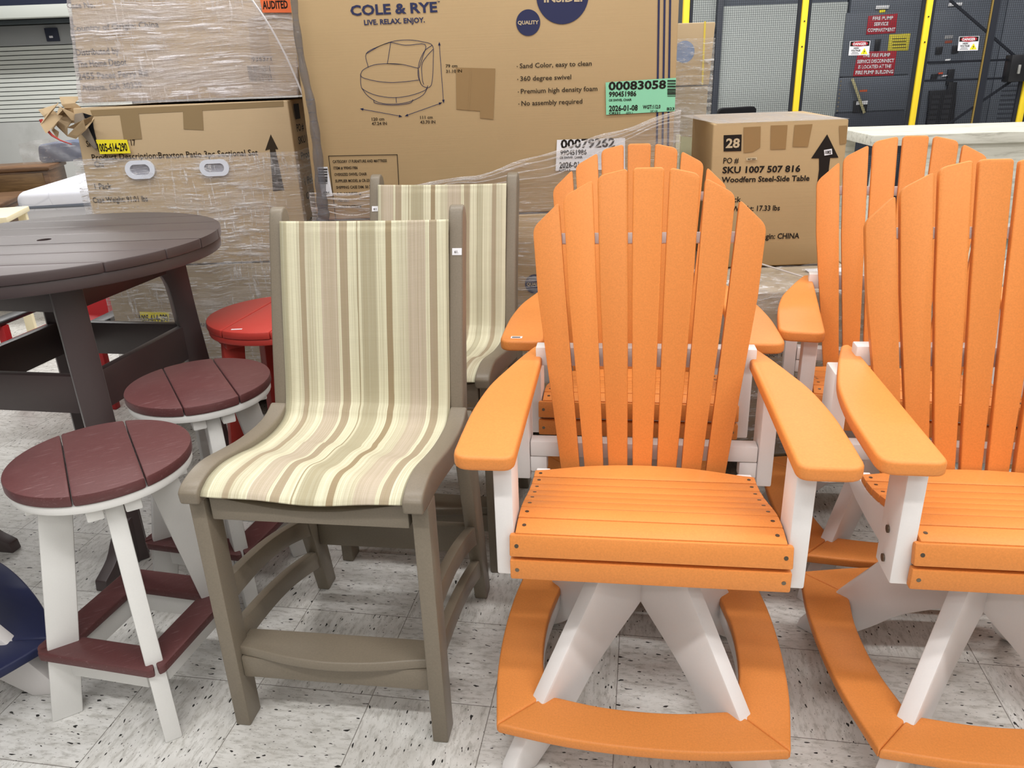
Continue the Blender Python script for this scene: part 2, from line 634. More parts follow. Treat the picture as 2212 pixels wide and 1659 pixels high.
SEATPROF = [(-.259, .619), (-.208, .6245), (-.160, .621), (-.113, .609), (-.066, .594), (-.019, .580), (.028, .569), (.073, .563), (.15, .563)]


def swivel_chair(color, label, loc, rz, base_rz, group=None):
    t = thing('adirondack_swivel_chair', label, 'chair', loc, rz, group)
    # --- base: four splayed leg boards around a hub, footrest ring of four mitred boards
    outl = [(.41, 0), (.402, .03), (.318, .160), (.160, .398), (.100, .512), (.012, .512), (.012, .297)] + curve([(.037, .277), (.097, .231), (.156, .181), (.215, .112), (.27, .055), (.335, 0)], 4)
    br = R(base_rz)
    for k in range(4):
        a = R(45 + 90 * k)
        M = Matrix(((math.cos(a), 0, math.sin(a), 0), (math.sin(a), 0, -math.cos(a), 0), (0, 1, 0, 0), (0, 0, 0, 1)))
        o = MB().prism(outl, -.0185, .0185, M).build('leg', WHITE, t, .005)
        o.rotation_euler.z = br
    o = MB().cyl((0, 0, .512), (0, 0, .524), .11, n=32).build('swivel_plate', BLACKM, t, .002)
    zt = .166
    for k in range(4):
        a = R(90 * k)
        rot = Matrix.Rotation(a, 4, 'Z')
        g = .0006
        outer = curve([(-.300, -.300), (-.15, -.323), (0, -.330), (.15, -.323), (.300, -.300)], 5)
        inner = [(.218, -.218), (.196, -.208)] + curve([(.18, -.208), (.09, -.2235), (0, -.228), (-.09, -.2235), (-.18, -.208)], 5) + [(-.196, -.208), (-.218, -.218)]
        cor = [(.302, -.302), (-.302, -.302)]
        pts = [(max(x, y + g * 0 + -9) if False else x, y) for x, y in outer] + inner
        o = MB().prism(rounded(pts, 0), zt - .026, zt, rot).build('footrest_board', color, t, .006, 3)
        o.rotation_euler.z = br
        o = MB().prism([(-.196, -.2075)] + curve([(-.17, -.2105), (0, -.2295), (.17, -.2105)], 5) + [(.196, -.2075), (.196, -.226)] + curve([(.17, -.229), (0, -.248), (-.17, -.229)], 5) + [(-.196, -.226)], zt - .064, zt - .0265, rot).build('footrest_support', WHITE, t, .002)
        o.rotation_euler.z = br
    # --- seat frame
    for s in (-1, 1):
        top = [(y, z - .019) for y, z in SEATPROF]
        prof = [(-.250, .52)] + [(max(y, -.250), z) for y, z in top] + [(.21, .50)] + curve([(.12, .487), (0, .487), (-.12, .495), (-.20, .505)], 3)
        MB().prism(prof, min(s * .222, s * .256), max(s * .222, s * .256), YZ).build('side_rail', WHITE, t, .003)
    for y0 in (-.13, .07):
        MB().box(-.222, .222, y0, y0 + .05, .492, .528).build('cross_rail', WHITE, t, .003)

    def screws(o, pts, nrm):
        for p in pts:
            p, n = Vector(p), Vector(nrm).normalized()
            MB().cyl(p + n * .0005, p - n * .004, .0042, n=10).build('screw', STEEL, o)
    # seat slats follow the scooped profile
    P = [Vector(p) for p in SEATPROF]
    for i in range(8):
        a, b = P[i], P[i + 1]
        d = (b - a).normalized()
        n = Vector((-d.y, d.x))
        a2, b2 = a + d * .0012, b - d * .0012
        hw = .2555
        if i < 7:
            quad = [a2, b2, b2 - n * .019, a2 - n * .019]
            o = MB().prism([tuple(q) for q in quad], -hw, hw, YZ).build('seat_slat', color, t, .0035)
        else:
            # rear slat, its back edge bowed
            z0, z1 = a.y - .019, a.y
            ol = [(hw, a2.x), (hw, .106)] + curve([(.23, .110), (.12, .137), (0, .147), (-.12, .137), (-.23, .110)], 4) + [(-hw, .106), (-hw, a2.x)]
            o = MB().prism(ol, z0, z1, XY).build('seat_slat', color, t, .004)
        m = (a + b) / 2 if i < 7 else Vector((a.x + .016, a.y))
        screws(o, [(s * .24, m.x, m.y + .0002) for s in (-1, 1)], (0, n.x, n.y) if i < 7 else (0, 0, 1))
    o = MB().prism([(-.2725, .5725), (-.2625, .617), (-.244, .612), (-.254, .5675)], -.266, .266, YZ).build('seat_slat', color, t, .004)
    screws(o, [(s * .252, -.2676, .595) for s in (-1, 1)], (0, -.95, .31))
    o = MB().box(-.266, .266, -.2705, -.2515, .5195, .5635).build('seat_slat', color, t, .004)
    screws(o, [(s * .252, -.2707, .542) for s in (-1, 1)], (0, -1, 0))
    # --- posts, rails
    for s in (-1, 1):
        x0, x1 = sorted((s * .2585, s * .295))
        o = MB().box(x0, x1, -.2505, -.162, .516, .772).build('front_post', WHITE, t, .004)
        for z in (.545, .61):
            MB().cyl((s * .2955, -.205, z), (s * .2985, -.205, z), .008, n=14).build('bolt', STEEL, o)
        x0, x1 = sorted((s * .2785, s * .315))
        MB().box(x0, x1, .20, .285, .485, .772).build('rear_post', WHITE, t, .004)
        x0, x1 = sorted((s * .236, s * .278))
        MB().box(x0, x1, .205, .24, .505, .547).build('rail_block', WHITE, t, .003)
    MB().box(-.277, .277, .203, .243, .549, .590).build('lower_back_rail', WHITE, t, .003)
    MB().box(-.262, .262, .243, .283, .778, .826).build('upper_back_rail', WHITE, t, .003)
    Mb = Matrix(((1, 0, 0, 0), (0, .24254, -.97014, .15 + .0), (0, .97014, .24254, .55), (0, 0, 0, 1)))  # u=x, v=up the slope, w=forward out of the back
    vv = lambda z: (z - .55) / .97014
    MB().prism([(-.235, vv(1.072)), (.235, vv(1.072)), (.235, vv(1.097)), (-.235, vv(1.097))], -.052, -.0205, Mb).build('top_back_cleat', WHITE, t, .003)
    # --- fan of seven back slats; half outlines (top)
    tops = {0: [(-.0355, 1.238), (.0355, 1.238)], 1: [(.048, 1.237), (.117, 1.222)], 2: [(.128, 1.213), (.196, 1.177)], 3: [(.206, 1.165), (.267, 1.108)]}
    for k in range(-3, 4):
        s = -1 if k < 0 else 1
        (xa, za), (xb, zb) = tops[abs(k)]
        cb, cm = .0575 * abs(k), .0735 * abs(k)
        pts = [(cb - .0225, vv(.538)), (cb + .0225, vv(.538))]
        right = [(cm + .0325 + (.001 if k else 0), vv(.952)), (xb, vv(zb))]
        left = [(xa, vv(za)), (cm - .0325, vv(.952))]
        pts = pts + right + left
        rad = [0, 0, 0, .018 if abs(k) else .01, .010, 0]
        pts = rounded(pts, rad, 4)
        pts = [(s * x, v) for x, v in pts]
        o = MB().prism(pts, -.0195, 0, Mb).build('back_slat', color, t, .0055, 3)
    # --- arms
    arm = [(.247, -.30), (.362, -.30)] + curve([(.363, -.20), (.361, -.08), (.348, .05), (.325, .15), (.298, .25), (.274, .325)], 4) + [(.256, .335), (.2475, .30)]
    for s in (-1, 1):
        pts = rounded(arm, [.026, .034] + [0] * (len(arm) - 2), 5)
        pts = [(s * x, y) for x, y in pts]
        MB().prism(pts, .773, .802, XY).build('armrest', color, t, .007, 3)
    return t


GRP = 'orange adirondack swivel chairs'
chair1 = swivel_chair(ORANGE, 'orange and white adirondack swivel chair, the nearest, fully in view right of the sling chair', (.285, 1.499, 0), -8.3, -1.0, GRP)
chair2 = dup(chair1, (.372, 2.152, 0), -8.5, 'orange and white adirondack swivel chair hidden directly behind the nearest orange chair', GRP)
chair3 = dup(chair1, (1.035, 1.419, 0), -8.6, 'orange and white adirondack swivel chair in front, cut off by the right edge', GRP)
chair4 = dup(chair1, (1.137, 2.085, 0), -17.5, 'orange and white adirondack swivel chair at rear right, in front of the white console table', GRP)
for c, b in ((chair2, 0), (chair3, 3.0), (chair4, 11)):
    for ch in c.children:
        if ch.name.split('.')[0] in ('leg', 'footrest_board', 'footrest_support'):
            ch.rotation_euler.z = R(b)
navy = swivel_chair(NAVY, 'navy and white swivel chair at the left edge, only its curved navy footrest showing', (-1.60, 1.57, 0), 33, 14)
# numbered tag stuck on the left arm of the rear chair
tg = MB().box(-.334, -.304, -.278, -.262, .8022, .8028).build('price_tag', PAPER, chair2)
MB().add([(-.331, -.274, .8030), (-.309, -.274, .8030), (-.309, -.267, .8030), (-.331, -.267, .8030)], [(0, 1, 2, 3)]).build('tag_number', INK2, tg)


# ================================================================ STRIPED SLING CHAIRS
def sling_chair(fab, label, loc, rz, tagside, tagtext):
    t = thing('sling_chair', label, 'chair', loc, rz, 'striped counter height sling chairs')
    for s in (-1, 1):
        x0, x1 = sorted((s * .2265, s * .2635))
        # front leg, rear leg
        MB().prism([(-.302, 0), (-.242, 0), (-.242, .632), (-.302, .632)], x0, x1, YZ).build('leg', TAUPE, t, .0045)
        MB().prism([(.235, 0), (.295, 0), (.180, .64), (.085, .60)], x0, x1, YZ).build('leg', TAUPE, t, .0045)
        # S-shaped seat side rail
        a0, a1 = sorted((s * .2185, s * .262))
        top = curve([(-.336, .662), (-.315, .676), (-.27, .686), (-.22, .685), (-.15, .672), (-.07, .658), (.02, .651), (.08, .655), (.128, .672)], 4)
        bot = curve([(.15, .61), (.11, .575), (.0, .588), (-.1, .606), (-.2, .622), (-.30, .632), (-.333, .634)], 4)
        MB().prism(top + bot, a0, a1, YZ).build('seat_side_rail', TAUPE, t, .006, 3)
        # back post with rounded top
        fr = curve([(.112, .60), (.130, .68), (.158, .80), (.200, .95), (.240, 1.09), (.250, 1.122)], 4)
        tp = [(.258, 1.142), (.270, 1.152), (.284, 1.152), (.296, 1.142)]
        bk = curve([(.302, 1.122), (.296, 1.09), (.252, .95), (.212, .80), (.184, .68), (.165, .60)], 4)
        p0, p1 = sorted((s * .2165, s * .2525))
        po = MB().prism(fr + tp + bk, p0, p1, YZ).build('back_post', TAUPE, t, .006, 3)
        if s == tagside:
            zc = 1.045
            yc = .2272 - .002
            xc = s * .2345 + .004
            tg = MB().prism([(xc - .012, zc - .0085), (xc + .012, zc - .0085), (xc + .012, zc + .0085), (xc - .012, zc + .0085)], -.0005, .0005,
                            Matrix(((1, 0, 0, 0), (0, .29, -.957, yc - .29 * 1.04), (0, .957, .29, 1.045 - .957 * 1.045), (0, 0, 0, 1)))).build('price_tag', PAPER, po)
            vs, fs = text_polys(tagtext, .02)
            xm = max(v.x for v in vs)
            MB().add([(xc - .006 + v.x / xm * .010, yc - .0014 + .29 * (v.y * .009 - .003) , zc + .957 * (v.y * .009 - .003)) for v in vs], fs).build('tag_number', INK2, tg)
        # side stretchers, two a side, bowed and dropping to the rear
        q0, q1 = sorted((s * .232, s * .256))
        for zf, zr in ((.395, .285), (.262, .145)):
            n = 10
            tp_, bt_ = [], []
            for i in range(n + 1):
                u = i / n
                y = -.245 + u * (.255 if zf < .3 else .225) * 1.95 * .99
                z = zf + (zr - zf) * u + .018 * math.sin(PI * u)
                tp_.append((y, z))
                bt_.append((y, z - .052 - .010 * (1 - math.sin(PI * u))))
            MB().prism(tp_ + bt_[::-1], q0, q1, YZ).build('side_stretcher', TAUPE, t, .003)
    # front apron, hollowed along its top edge
    ap = [(-.2185, .577), (.2185, .577), (.2185, .638)] + curve([(.15, .624), (.07, .612), (0, .609), (-.07, .612), (-.15, .624)], 4) + [(-.2185, .638)]
    MB().prism(ap, .270, .296, XZ).build('front_apron', TAUPE, t, .004)
    MB().box(-.2185, .2185, .09, .115, .545, .596).build('rear_apron', TAUPE, t, .004)
    # front footrest board, bowed forward, over a front stretcher; rear stretcher
    fr = [(-.234, -.212), (.234, -.212), (.234, -.278)] + curve([(.19, -.285), (.1, -.303), (0, -.311), (-.1, -.303), (-.19, -.285)], 4) + [(-.234, -.278)]
    MB().prism(fr, .196, .222, XY).build('footrest', TAUPE, t, .005, 3)
    MB().box(-.2265, .2265, -.286, -.260, .138, .196).build('front_stretcher', TAUPE, t, .004)
    MB().box(-.2265, .2265, .215, .24, .175, .262).build('rear_stretcher', TAUPE, t, .004)
    MB().box(-.2165, .2165, .268, .288, 1.03, 1.09).build('back_top_rail', TAUPE, t, .004)
    # sling fabric, one sheet over seat and back
    path = curve([(-.325, .651), (-.312, .663), (-.275, .675), (-.22, .675), (-.15, .662), (-.08, .645), (-.0, .634), (.06, .634), (.103, .645), (.124, .675), (.140, .73), (.166, .84), (.196, .96), (.228, 1.08), (.240, 1.122)], 6)
    n = len(path) - 1

    def fn(u, v):
        i = min(int(v * n + .5), n)
        y, z = path[i]
        x = (u - .5) * .437
        sag = (1 - (2 * u - 1) ** 2)
        if z < .70 and y < .12:
            z -= .007 * sag
            z += .004 * math.sin(u * 9 + y * 40) * sag * (1 if y < -.02 else 0)
        else:
            y += .014 * sag
        if z > 1.10:
            z -= .004 * sag
        return (x, y, z)
    o = MB().grid(fn, 24, n).build('sling', fab, t)
    m = o.modifiers.new('thickness', 'SOLIDIFY')
    m.thickness = .003
    return t


sling_chair(FAB1, 'striped sling counter chair in front, taupe frame, between the burgundy stools and orange chair', (-.394, 1.70, 0), -8.75, 1, '61.')
sling_chair(FAB2, 'striped sling counter chair behind the front one, mostly its striped back showing', (-.255, 2.365, 0), -11, -1, '61')


# ================================================================ ROUND STOOLS
def stool(top, frame, label, loc, rz, H, rad, rf, rt, legrot=0, two_tone=True, group=None):
    t = thing('round_stool', label, 'stool', loc, rz, group)
    th = .026
    n = 64
    g = .072 * rad / .198
    # three boards cut from a disc
    for lo, hi in ((-rad, -g), (-g, g), (g, rad)):
        lo2, hi2 = lo + (.0012 if lo > -rad else 0), hi - (.0012 if hi < rad else 0)
        a0 = math.acos(max(-1, min(1, hi2 / rad)))
        a1 = math.acos(max(-1, min(1, lo2 / rad)))
        k = 22
        pts = [(rad * math.cos(a0 + (a1 - a0) * i / k), rad * math.sin(a0 + (a1 - a0) * i / k)) for i in range(k + 1)]
        pts += [(rad * math.cos(a1 + (a0 - a1) * i / k), -rad * math.sin(a1 + (a0 - a1) * i / k)) for i in range(k + 1)]
        cl = []
        for p in pts:
            if not cl or (Vector(p) - Vector(cl[-1])).length > 1e-4:
                cl.append(p)
        if (Vector(cl[0]) - Vector(cl[-1])).length < 1e-4:
            cl.pop()
        MB().prism(cl, H - th, H, XY).build('seat_board', top, t, .004, 2)
    MB().cyl((0, 0, H - th - .022), (0, 0, H - th - .0005), rad - .004, n=n).build('seat_rim', frame, t, .004)
    zu = H - th - .022
    la = R(legrot)
    for k in (0, 1):
        M = Matrix.Rotation(la + k * PI / 2, 4, 'Z')
        MB().box(-rad * .86, rad * .86, .021, .056, zu - .032, zu - .0005, M).build('cross_brace', frame, t, .004)
        MB().box(-rad * .86, rad * .86, -.056, -.021, zu - .032, zu - .0005, M).build('cross_brace', frame, t, .004)
    w = .068
    for k in range(4):
        a = la + k * PI / 2
        M = Matrix(((math.cos(a), 0, math.sin(a), 0), (math.sin(a), 0, -math.cos(a), 0), (0, 1, 0, 0), (0, 0, 0, 1)))
        MB().prism([(rf - w, 0), (rf, 0), (rt, zu - .001), (rt - w * 1.05, zu - .001)], -.0195, .0195, M).build('leg', frame, t, .004)
    # footrest boards on stretchers between neighbouring legs
    zf = .205
    rr = rf + (rt - rf) * zf / zu
    d = rr / math.sqrt(2)
    for k in range(4):
        M = Matrix.Rotation(la + PI / 4 + k * PI / 2, 4, 'Z')
        L = d + .004
        MB().prism(rounded([(d - .050, -L + .052), (d + .018, -L - .008), (d + .026, -L + .004), (d + .026, L - .004), (d + .018, L + .008), (d - .050, L - .052)], 0), zf - .022, zf, M).build('footrest', top, t, .004)
        MB().box(d - .034, d - .008, -L + .045, L - .045, zf - .088, zf - .0225, M).build('stretcher', frame, t, .003)
    return t


SG = 'round three board stools'
stool(MAROON, CREAMW, 'round burgundy stool with white legs, the nearest, in the lower left', (-.962, 1.612, 0), 31, .66, .198, .246, .142, group=SG)
stool(MAROON, CREAMW, 'round burgundy stool with white legs, the second, tucked beside the striped sling chair', (-.900, 2.072, 0), 30, .66, .198, .246, .142, group=SG)
rs = stool(RED, RED, 'round all red stool behind the burgundy stools, half hidden by the sling chair', (-.82, 2.625, 0), -12, .70, .236, .262, .20, legrot=47, group=SG)
MB().box(-.098, -.062, -.195, -.186, .7003, .7008, Matrix.Rotation(R(12), 4, 'Z')).build('price_tag', PAPER, rs)

# ================================================================ DARK ROUND BAR TABLE
tb = thing('round_bar_table', 'dark brown round bar table with planked top and umbrella hole, at left', 'table', (-1.51, 2.53, 0), 0)
TR = .545
nb = 7
bw = 2 * TR / nb
hole = .022
for i in range(nb):
    lo, hi = -TR + i * bw + .0015, -TR + (i + 1) * bw - .0015
    k = 14
    pts = []
    xs = lambda y: math.sqrt(max(0, TR * TR - y * y))
    ys = [lo + (hi - lo) * j / k for j in range(k + 1)]
    right = [(xs(y), y) for y in ys]
    left = [(-xs(y), y) for y in reversed(ys)]
    pts = right + left
    cl = []
    for p in pts:
        if not cl or (Vector(p) - Vector(cl[-1])).length > 2e-4:
            cl.append(p)
    if (Vector(cl[0]) - Vector(cl[-1])).length < 2e-4:
        cl.pop()
    if i == 3:
        # the middle plank is sawn out around the umbrella hole
        hc = [(hole * math.cos(a), hole * math.sin(a)) for a in [PI / 2 - PI * j / 12 for j in range(13)]]
        y0, y1 = lo, hi
        rh = [(0.0, y0)] + [p for p in right] + [(0.0, y1)] + [(x, y) for x, y in hc]
        lh = [(0.0, y1)] + [p for p in left] + [(0.0, y0)] + [(-x, y) for x, y in reversed(hc)]
        mb = MB().prism(rh, .970, 1.0, XY)
        mb.prism(lh, .970, 1.0, XY)
        mb.build('top_board', CHOC, tb)
    else:
        MB().prism(cl, .970, 1.0, XY).build('top_board', CHOC, tb, .003)
MB().cyl((0, 0, .934), (0, 0, .9695), TR - .006, n=72).build('top_rim', CHOC, tb, .003)
for k in range(4):
    a = R(-56 + 90 * k)
    ca, sa = math.cos(a), math.sin(a)
    M = Matrix(((ca, 0, sa, 0), (sa, 0, -ca, 0), (0, 1, 0, 0), (0, 0, 0, 1)))
    o = MB().prism([(.375, 0), (.455, 0)] + curve([(.452, .06), (.448, .14), (.436, .40), (.416, .70), (.408, .933)], 3) + [(.30, .933)] + curve([(.305, .86), (.334, .80), (.345, .70), (.358, .40), (.368, .14)], 3), -.042, .042, M).build('leg', CHOC, tb, .005)
    b = R(-56 + 90 * (k + 1))
    p0, p1 = Vector((.378 * ca, .378 * sa, 0)), Vector((.378 * math.cos(b), .378 * math.sin(b), 0))
    q0, q1 = Vector((.36 * ca, .36 * sa, 0)), Vector((.36 * math.cos(b), .36 * math.sin(b), 0))
    MB().bar(p0 + Vector((0, 0, .575)), p1 + Vector((0, 0, .575)), .03, .125).build('stretcher', CHOC, tb, .004)
    MB().bar(q0 + Vector((0, 0, .885)), q1 + Vector((0, 0, .885)), .03, .097).build('apron', CHOC, tb, .004)
    # curved floor shoe from each leg towards the next
    d = (p1 - p0).normalized()
    up = Vector((0, 0, 1))
    MM = Matrix.Translation(p0 * 1.16) @ Matrix(((d.x, 0, d.y, 0), (d.y, 0, -d.x, 0), (0, 1, 0, 0), (0, 0, 0, 1)))
    if k in (0, 3):
        pts = [(-.17, 0), (.05, 0), (.05, .17)] + curve([(-.01, .16), (-.06, .12), (-.10, .07), (-.165, .035)], 3)
        MB().prism([(-x if k == 3 else x, y) for x, y in pts], -.02, .02, MM).build('foot_shoe', CHOC, tb, .004)


# ================================================================ CARTONS
def carton(label, BL, BR, TR_, TL, Y, depth, mat, group=None, yaw=0, cat='box', bev=.006):
    """printed shipping carton: front face corners (x, z) at distance Y; racked out of square where its stack leans"""
    cx, cy = (BL[0] + BR[0]) / 2, Y + depth / 2
    z0 = BL[1]
    t = thing('shipping_carton', label, cat, (cx, cy, z0), 0, group)
    f = [Vector((p[0] - cx, -depth / 2, p[1] - z0)) for p in (BL, BR, TR_, TL)]
    dx = math.tan(R(-yaw)) * depth
    bk = [p + Vector((dx, depth, 0)) for p in f]
    mb = MB()
    vs = f + bk
    mb.add(vs, [(0, 1, 2, 3), (5, 4, 7, 6), (1, 5, 6, 2), (4, 0, 3, 7), (3, 2, 6, 7), (4, 5, 1, 0)])
    mb.build('carton_body', mat, t, bev, 3)
    return t


def pallet(label, x0, x1, y0, y1, h=.11):
    t = thing('wooden_pallet', label, 'pallet', ((x0 + x1) / 2, (y0 + y1) / 2, 0), 0)
    X, Yh = (x1 - x0) / 2, (y1 - y0) / 2
    for s in (-1, 0, 1):
        MB().box(s * (X - .03) - .03, s * (X - .03) + .03, -Yh, Yh, 0, h - .02).build('runner', WOODP, t, .003)
    n = 6
    for i in range(n):
        y = -Yh + (2 * Yh - .09) * i / (n - 1)
        MB().box(-X, X, y, y + .09, h - .0195, h - .001).build('deck_board', WOODP, t, .002)
    return t


WOODP = mat_wood('pallet_pine', (120, 96, 66), (168, 140, 100))
YB = 2.85
pallet('wooden pallet under the tall swivel chair cartons', -.68, .60, 2.87, 3.93)
lowbox = carton('lower brown swivel chair carton on the pallet behind the rear sling chair', (-.69, .111), (.605, .111), (.605, .972), (-.69, .972), YB, 1.1, CARD, 'printed swivel chair cartons')
bigbox = carton('large brown carton printed with a line drawing of a round swivel chair', (-.69, .978), (.605, .978), (.605, 1.858), (-.69, 1.858), YB, 1.1, CARD, 'printed swivel chair cartons')
F = Face(bigbox, YB)
c2 = lambda x, y: (600 + x / 2.458, y / 2.458)
# brand lettering
mb = MB()
F.text(mb, 'COLE & RYE', 758, 33.5, 187, 22, -.043, .03)
F.text(mb, 'LIVE. RELAX. ENJOY.', 787, 54, 131, 11, -.045, .03)
F.text(mb, 'TM', 944, 5, 6, 3, -.04)
mb.build('printed_logo', INKB, bigbox, smooth=False)
# selling points
mb = MB()
for s_, x, y, w in (('Sand Color, easy to clean', 1285, 362, 382), ('360 degree swivel', 1288, 430, 270), ('Premium high density foam', 1291, 497, 406), ('No assembly required', 1294, 561, 323)):
    px, py = c2(x, y)
    F.text(mb, s_, px, py, w / 2.458, 10.5, -.037, .012)
    F.disc(mb, px - 5.5, py - 3.5, 1.1, 10)
mb.build('printed_text', INK2, bigbox, smooth=False)
# blue medallions
for cx_, cy_, r_, b_, tx_, ty_, w_, c_ in ((1141, 49, 26, 'QUALITY', 1118.5, 53, 45, 8), (1215, -10, 56.5, 'INSIDE!', 1175, 5, 83, 16)):
    mb = MB()
    F.disc(mb, cx_, cy_, r_, 56)
    md = mb.build('printed_medallion', INKB, bigbox, smooth=False)
    mb = MB()
    F.text(mb, b_, tx_, ty_, w_, c_, -.025, .03, lift=.0008)
    mb.build('medallion_lettering', BEIGEINK, md, smooth=False)
# line drawing of the chair
mb = MB()
D = [
    curve([(480, 355), (470, 285), (540, 245), (620, 218), (700, 212), (770, 222), (820, 240), (826, 300), (815, 452), (762, 448), (745, 360)], 5),
    curve([(470, 285), (540, 245), (600, 224)], 3),
    curve([(600, 224), (590, 290), (582, 338)], 3), curve([(600, 224), (680, 240), (782, 236), (770, 300), (752, 360)], 4),
    curve([(820, 240), (780, 270), (752, 330), (745, 400), (762, 448)], 4), curve([(824, 262), (790, 300), (765, 345), (768, 420), (775, 448)], 4),
    curve([(440, 395), (455, 370), (510, 345), (582, 338), (660, 342), (745, 362)], 4),
    curve([(440, 395), (452, 412), (520, 430), (600, 438), (680, 433), (748, 425)], 4),
    curve([(440, 395), (442, 450), (455, 475), (520, 505), (610, 518), (700, 508), (780, 480), (797, 455)], 4),
    curve([(448, 470), (480, 510), (540, 545), (620, 552), (700, 540), (770, 505), (795, 465)], 4),
    curve([(510, 530), (520, 548), (610, 558), (700, 548), (718, 528)], 4), [(628, 517), (630, 545)], curve([(582, 338), (660, 342)], 2),
    [(858, 232), (880, 540)], [(445, 579), (655, 617)], [(682, 613), (868, 547)],
]
for d_ in D:
    F.line(mb, [c2(*p) for p in d_], .0018)
for tip, a in (((858, 222), 90), ((881, 548), -86), ((436, 577), 170), ((662, 619), -10), ((674, 617), 200), ((874, 544), 20)):
    u, v = tip
    pts = [(u, v)] + [(u - 20 * math.cos(R(a + s * 20)), v + 20 * math.sin(R(a + s * 20))) for s in (1, -1)]
    F.quad(mb, [c2(*p) for p in (pts if True else pts)])
mb.build('printed_line_drawing', INKB, bigbox, smooth=False)
dk = [0]
for s_, x, y, w in (('79 cm', 892, 358, 62), ('31.10 IN', 894, 386, 84), ('120 cm', 500, 640, 66), ('47.24 IN', 500, 664, 80), ('111 cm', 757, 631, 66), ('43.70 IN', 757, 656, 80)):
    if dk[0] % 2 == 0:
        mb = MB()
    F.text(mb, s_, *c2(x, y), w / 2.458, 6.6, -.02, .02)
    if dk[0] % 2:
        mb.build('printed_dimension', INK2, bigbox, smooth=False)
    dk[0] += 1

# three stripes at the right hand edge
mb = MB()
for xt, xb in ((1424, 1417), (1436.5, 1429), (1448.5, 1441)):
    F.quad(mb, [(xt - 2.2, -60), (xt + 2.2, -60), (xb + 2, 440), (xb - 2, 440)])
mb.build('printed_stripes', INKB, bigbox, smooth=False)
# shipping box frame
mb = MB()
F.line(mb, [(726, 480), (710, 337), (858, 334), (866, 480)], .0025)
for i, (s_, w) in enumerate((('CATEGORY 17 FURNITURE AND MATTRESS', 117), ('ITEM # 990451986', 52), ('OVERSIZED SWIVEL CHAIR', 70), ('SUPPLIER MODEL # CR-231', 76), ('SHIPPING CASE DIM. 50 X 45', 84), ('P.O. NUMBER #', 52), ('TO: USA', 24), ('MADE IN VIETNAM', 48))):
    F.text(mb, s_, 719 + i * 1.9, 352 + i * 13.9, w, 6, -.02, .025)
mb.build('printed_shipping_panel', INK2, bigbox, smooth=False)
# packing tape patch
mb = MB()
F.quad(mb, [(985, 146), (1070, 148), (1066, 258), (1037, 255), (1037, 240), (986, 236)])
F.quad(mb, [(1016, 148), (1019, 148), (1014, 238), (1011, 238)], .0006)
mb.build('packing_tape', TAPE, bigbox, smooth=False)


def label_sheet(face, parent, paper, quadpts, texts, bars=None, ink=INK, name='paper_label', lift=.0022):
    m = MB()
    face.quad(m, quadpts, lift)
    lab = m.build(name, paper, parent, smooth=False)
    m = MB()
    for s_, x, y, w, cap in texts:
        face.text(m, s_, x, y, w, cap, -.03, .03, lift=lift + .0008)
    if bars:
        m.build('label_print', ink, lab, smooth=False)
        m = MB()
        x0, y0, x1, y1, n, vert = bars
        rnd = random.Random(len(s_) + n)
        for i in range(n):
            a = i / n
            b = a + rnd.uniform(.25, .8) / n
            if vert:
                face.quad(m, [(x0 + (x1 - x0) * a, y0), (x0 + (x1 - x0) * b, y0), (x0 + (x1 - x0) * b, y1), (x0 + (x1 - x0) * a, y1)], lift + .0008)
            else:
                face.quad(m, [(x0, y0 + (y1 - y0) * a), (x1, y0 + (y1 - y0) * a), (x1, y0 + (y1 - y0) * b), (x0, y0 + (y1 - y0) * b)], lift + .0008)
    m.build('barcode' if bars else 'label_print', ink, lab, smooth=False)
    return lab


label_sheet(F, bigbox, GREENP, [(1308, 178), (1460, 168), (1457, 240), (1309, 248)],
            [('00083058', 1314, 194.5, 124, 18), ('990451986', 1315, 209, 59, 11), ('OS SWIVEL CHAIR', 1315, 219, 49, 5), ('2026-01-08', 1315, 240, 62, 12), ('WGT:112.0', 1388, 235, 38, 8), ('C8231', 1315, 247, 24, 5), ('CAT = EA', 1404, 242, 16, 4), ('QTY 1', 1352, 246, 14, 4), ('B23', 1440, 238, 16, 6)],
            (1441, 173, 1459, 210, 12, False))
label_sheet(F, bigbox, PAPER, [(1203, 302), (1350, 298), (1350, 365), (1200, 369)],
            [('00079262', 1211, 320, 117, 19), ('990451986', 1210, 335, 57, 11), ('OS SWIVEL CHAIR', 1209, 343, 49, 5), ('2026-01-05', 1208, 363, 62, 13), ('C4511', 1207, 369, 24, 4)])
label_sheet(F, bigbox, PAPER, [(686, 361), (708, 360), (719, 423), (696, 426)], [('C26', 699, 420, 14, 6)], (688, 364, 708, 398, 12, False))
FL_ = Face(lowbox, YB)
m = MB()
FL_.disc(m, 1155, 613, 21)
ml = m.build('printed_medallion', INKB, lowbox, smooth=False)
m = MB()
FL_.text(m, 'QUALITY', 1138, 617, 36, 7, -.02, .03, lift=.0008)
m.build('medallion_lettering', BEIGEINK, ml, smooth=False)

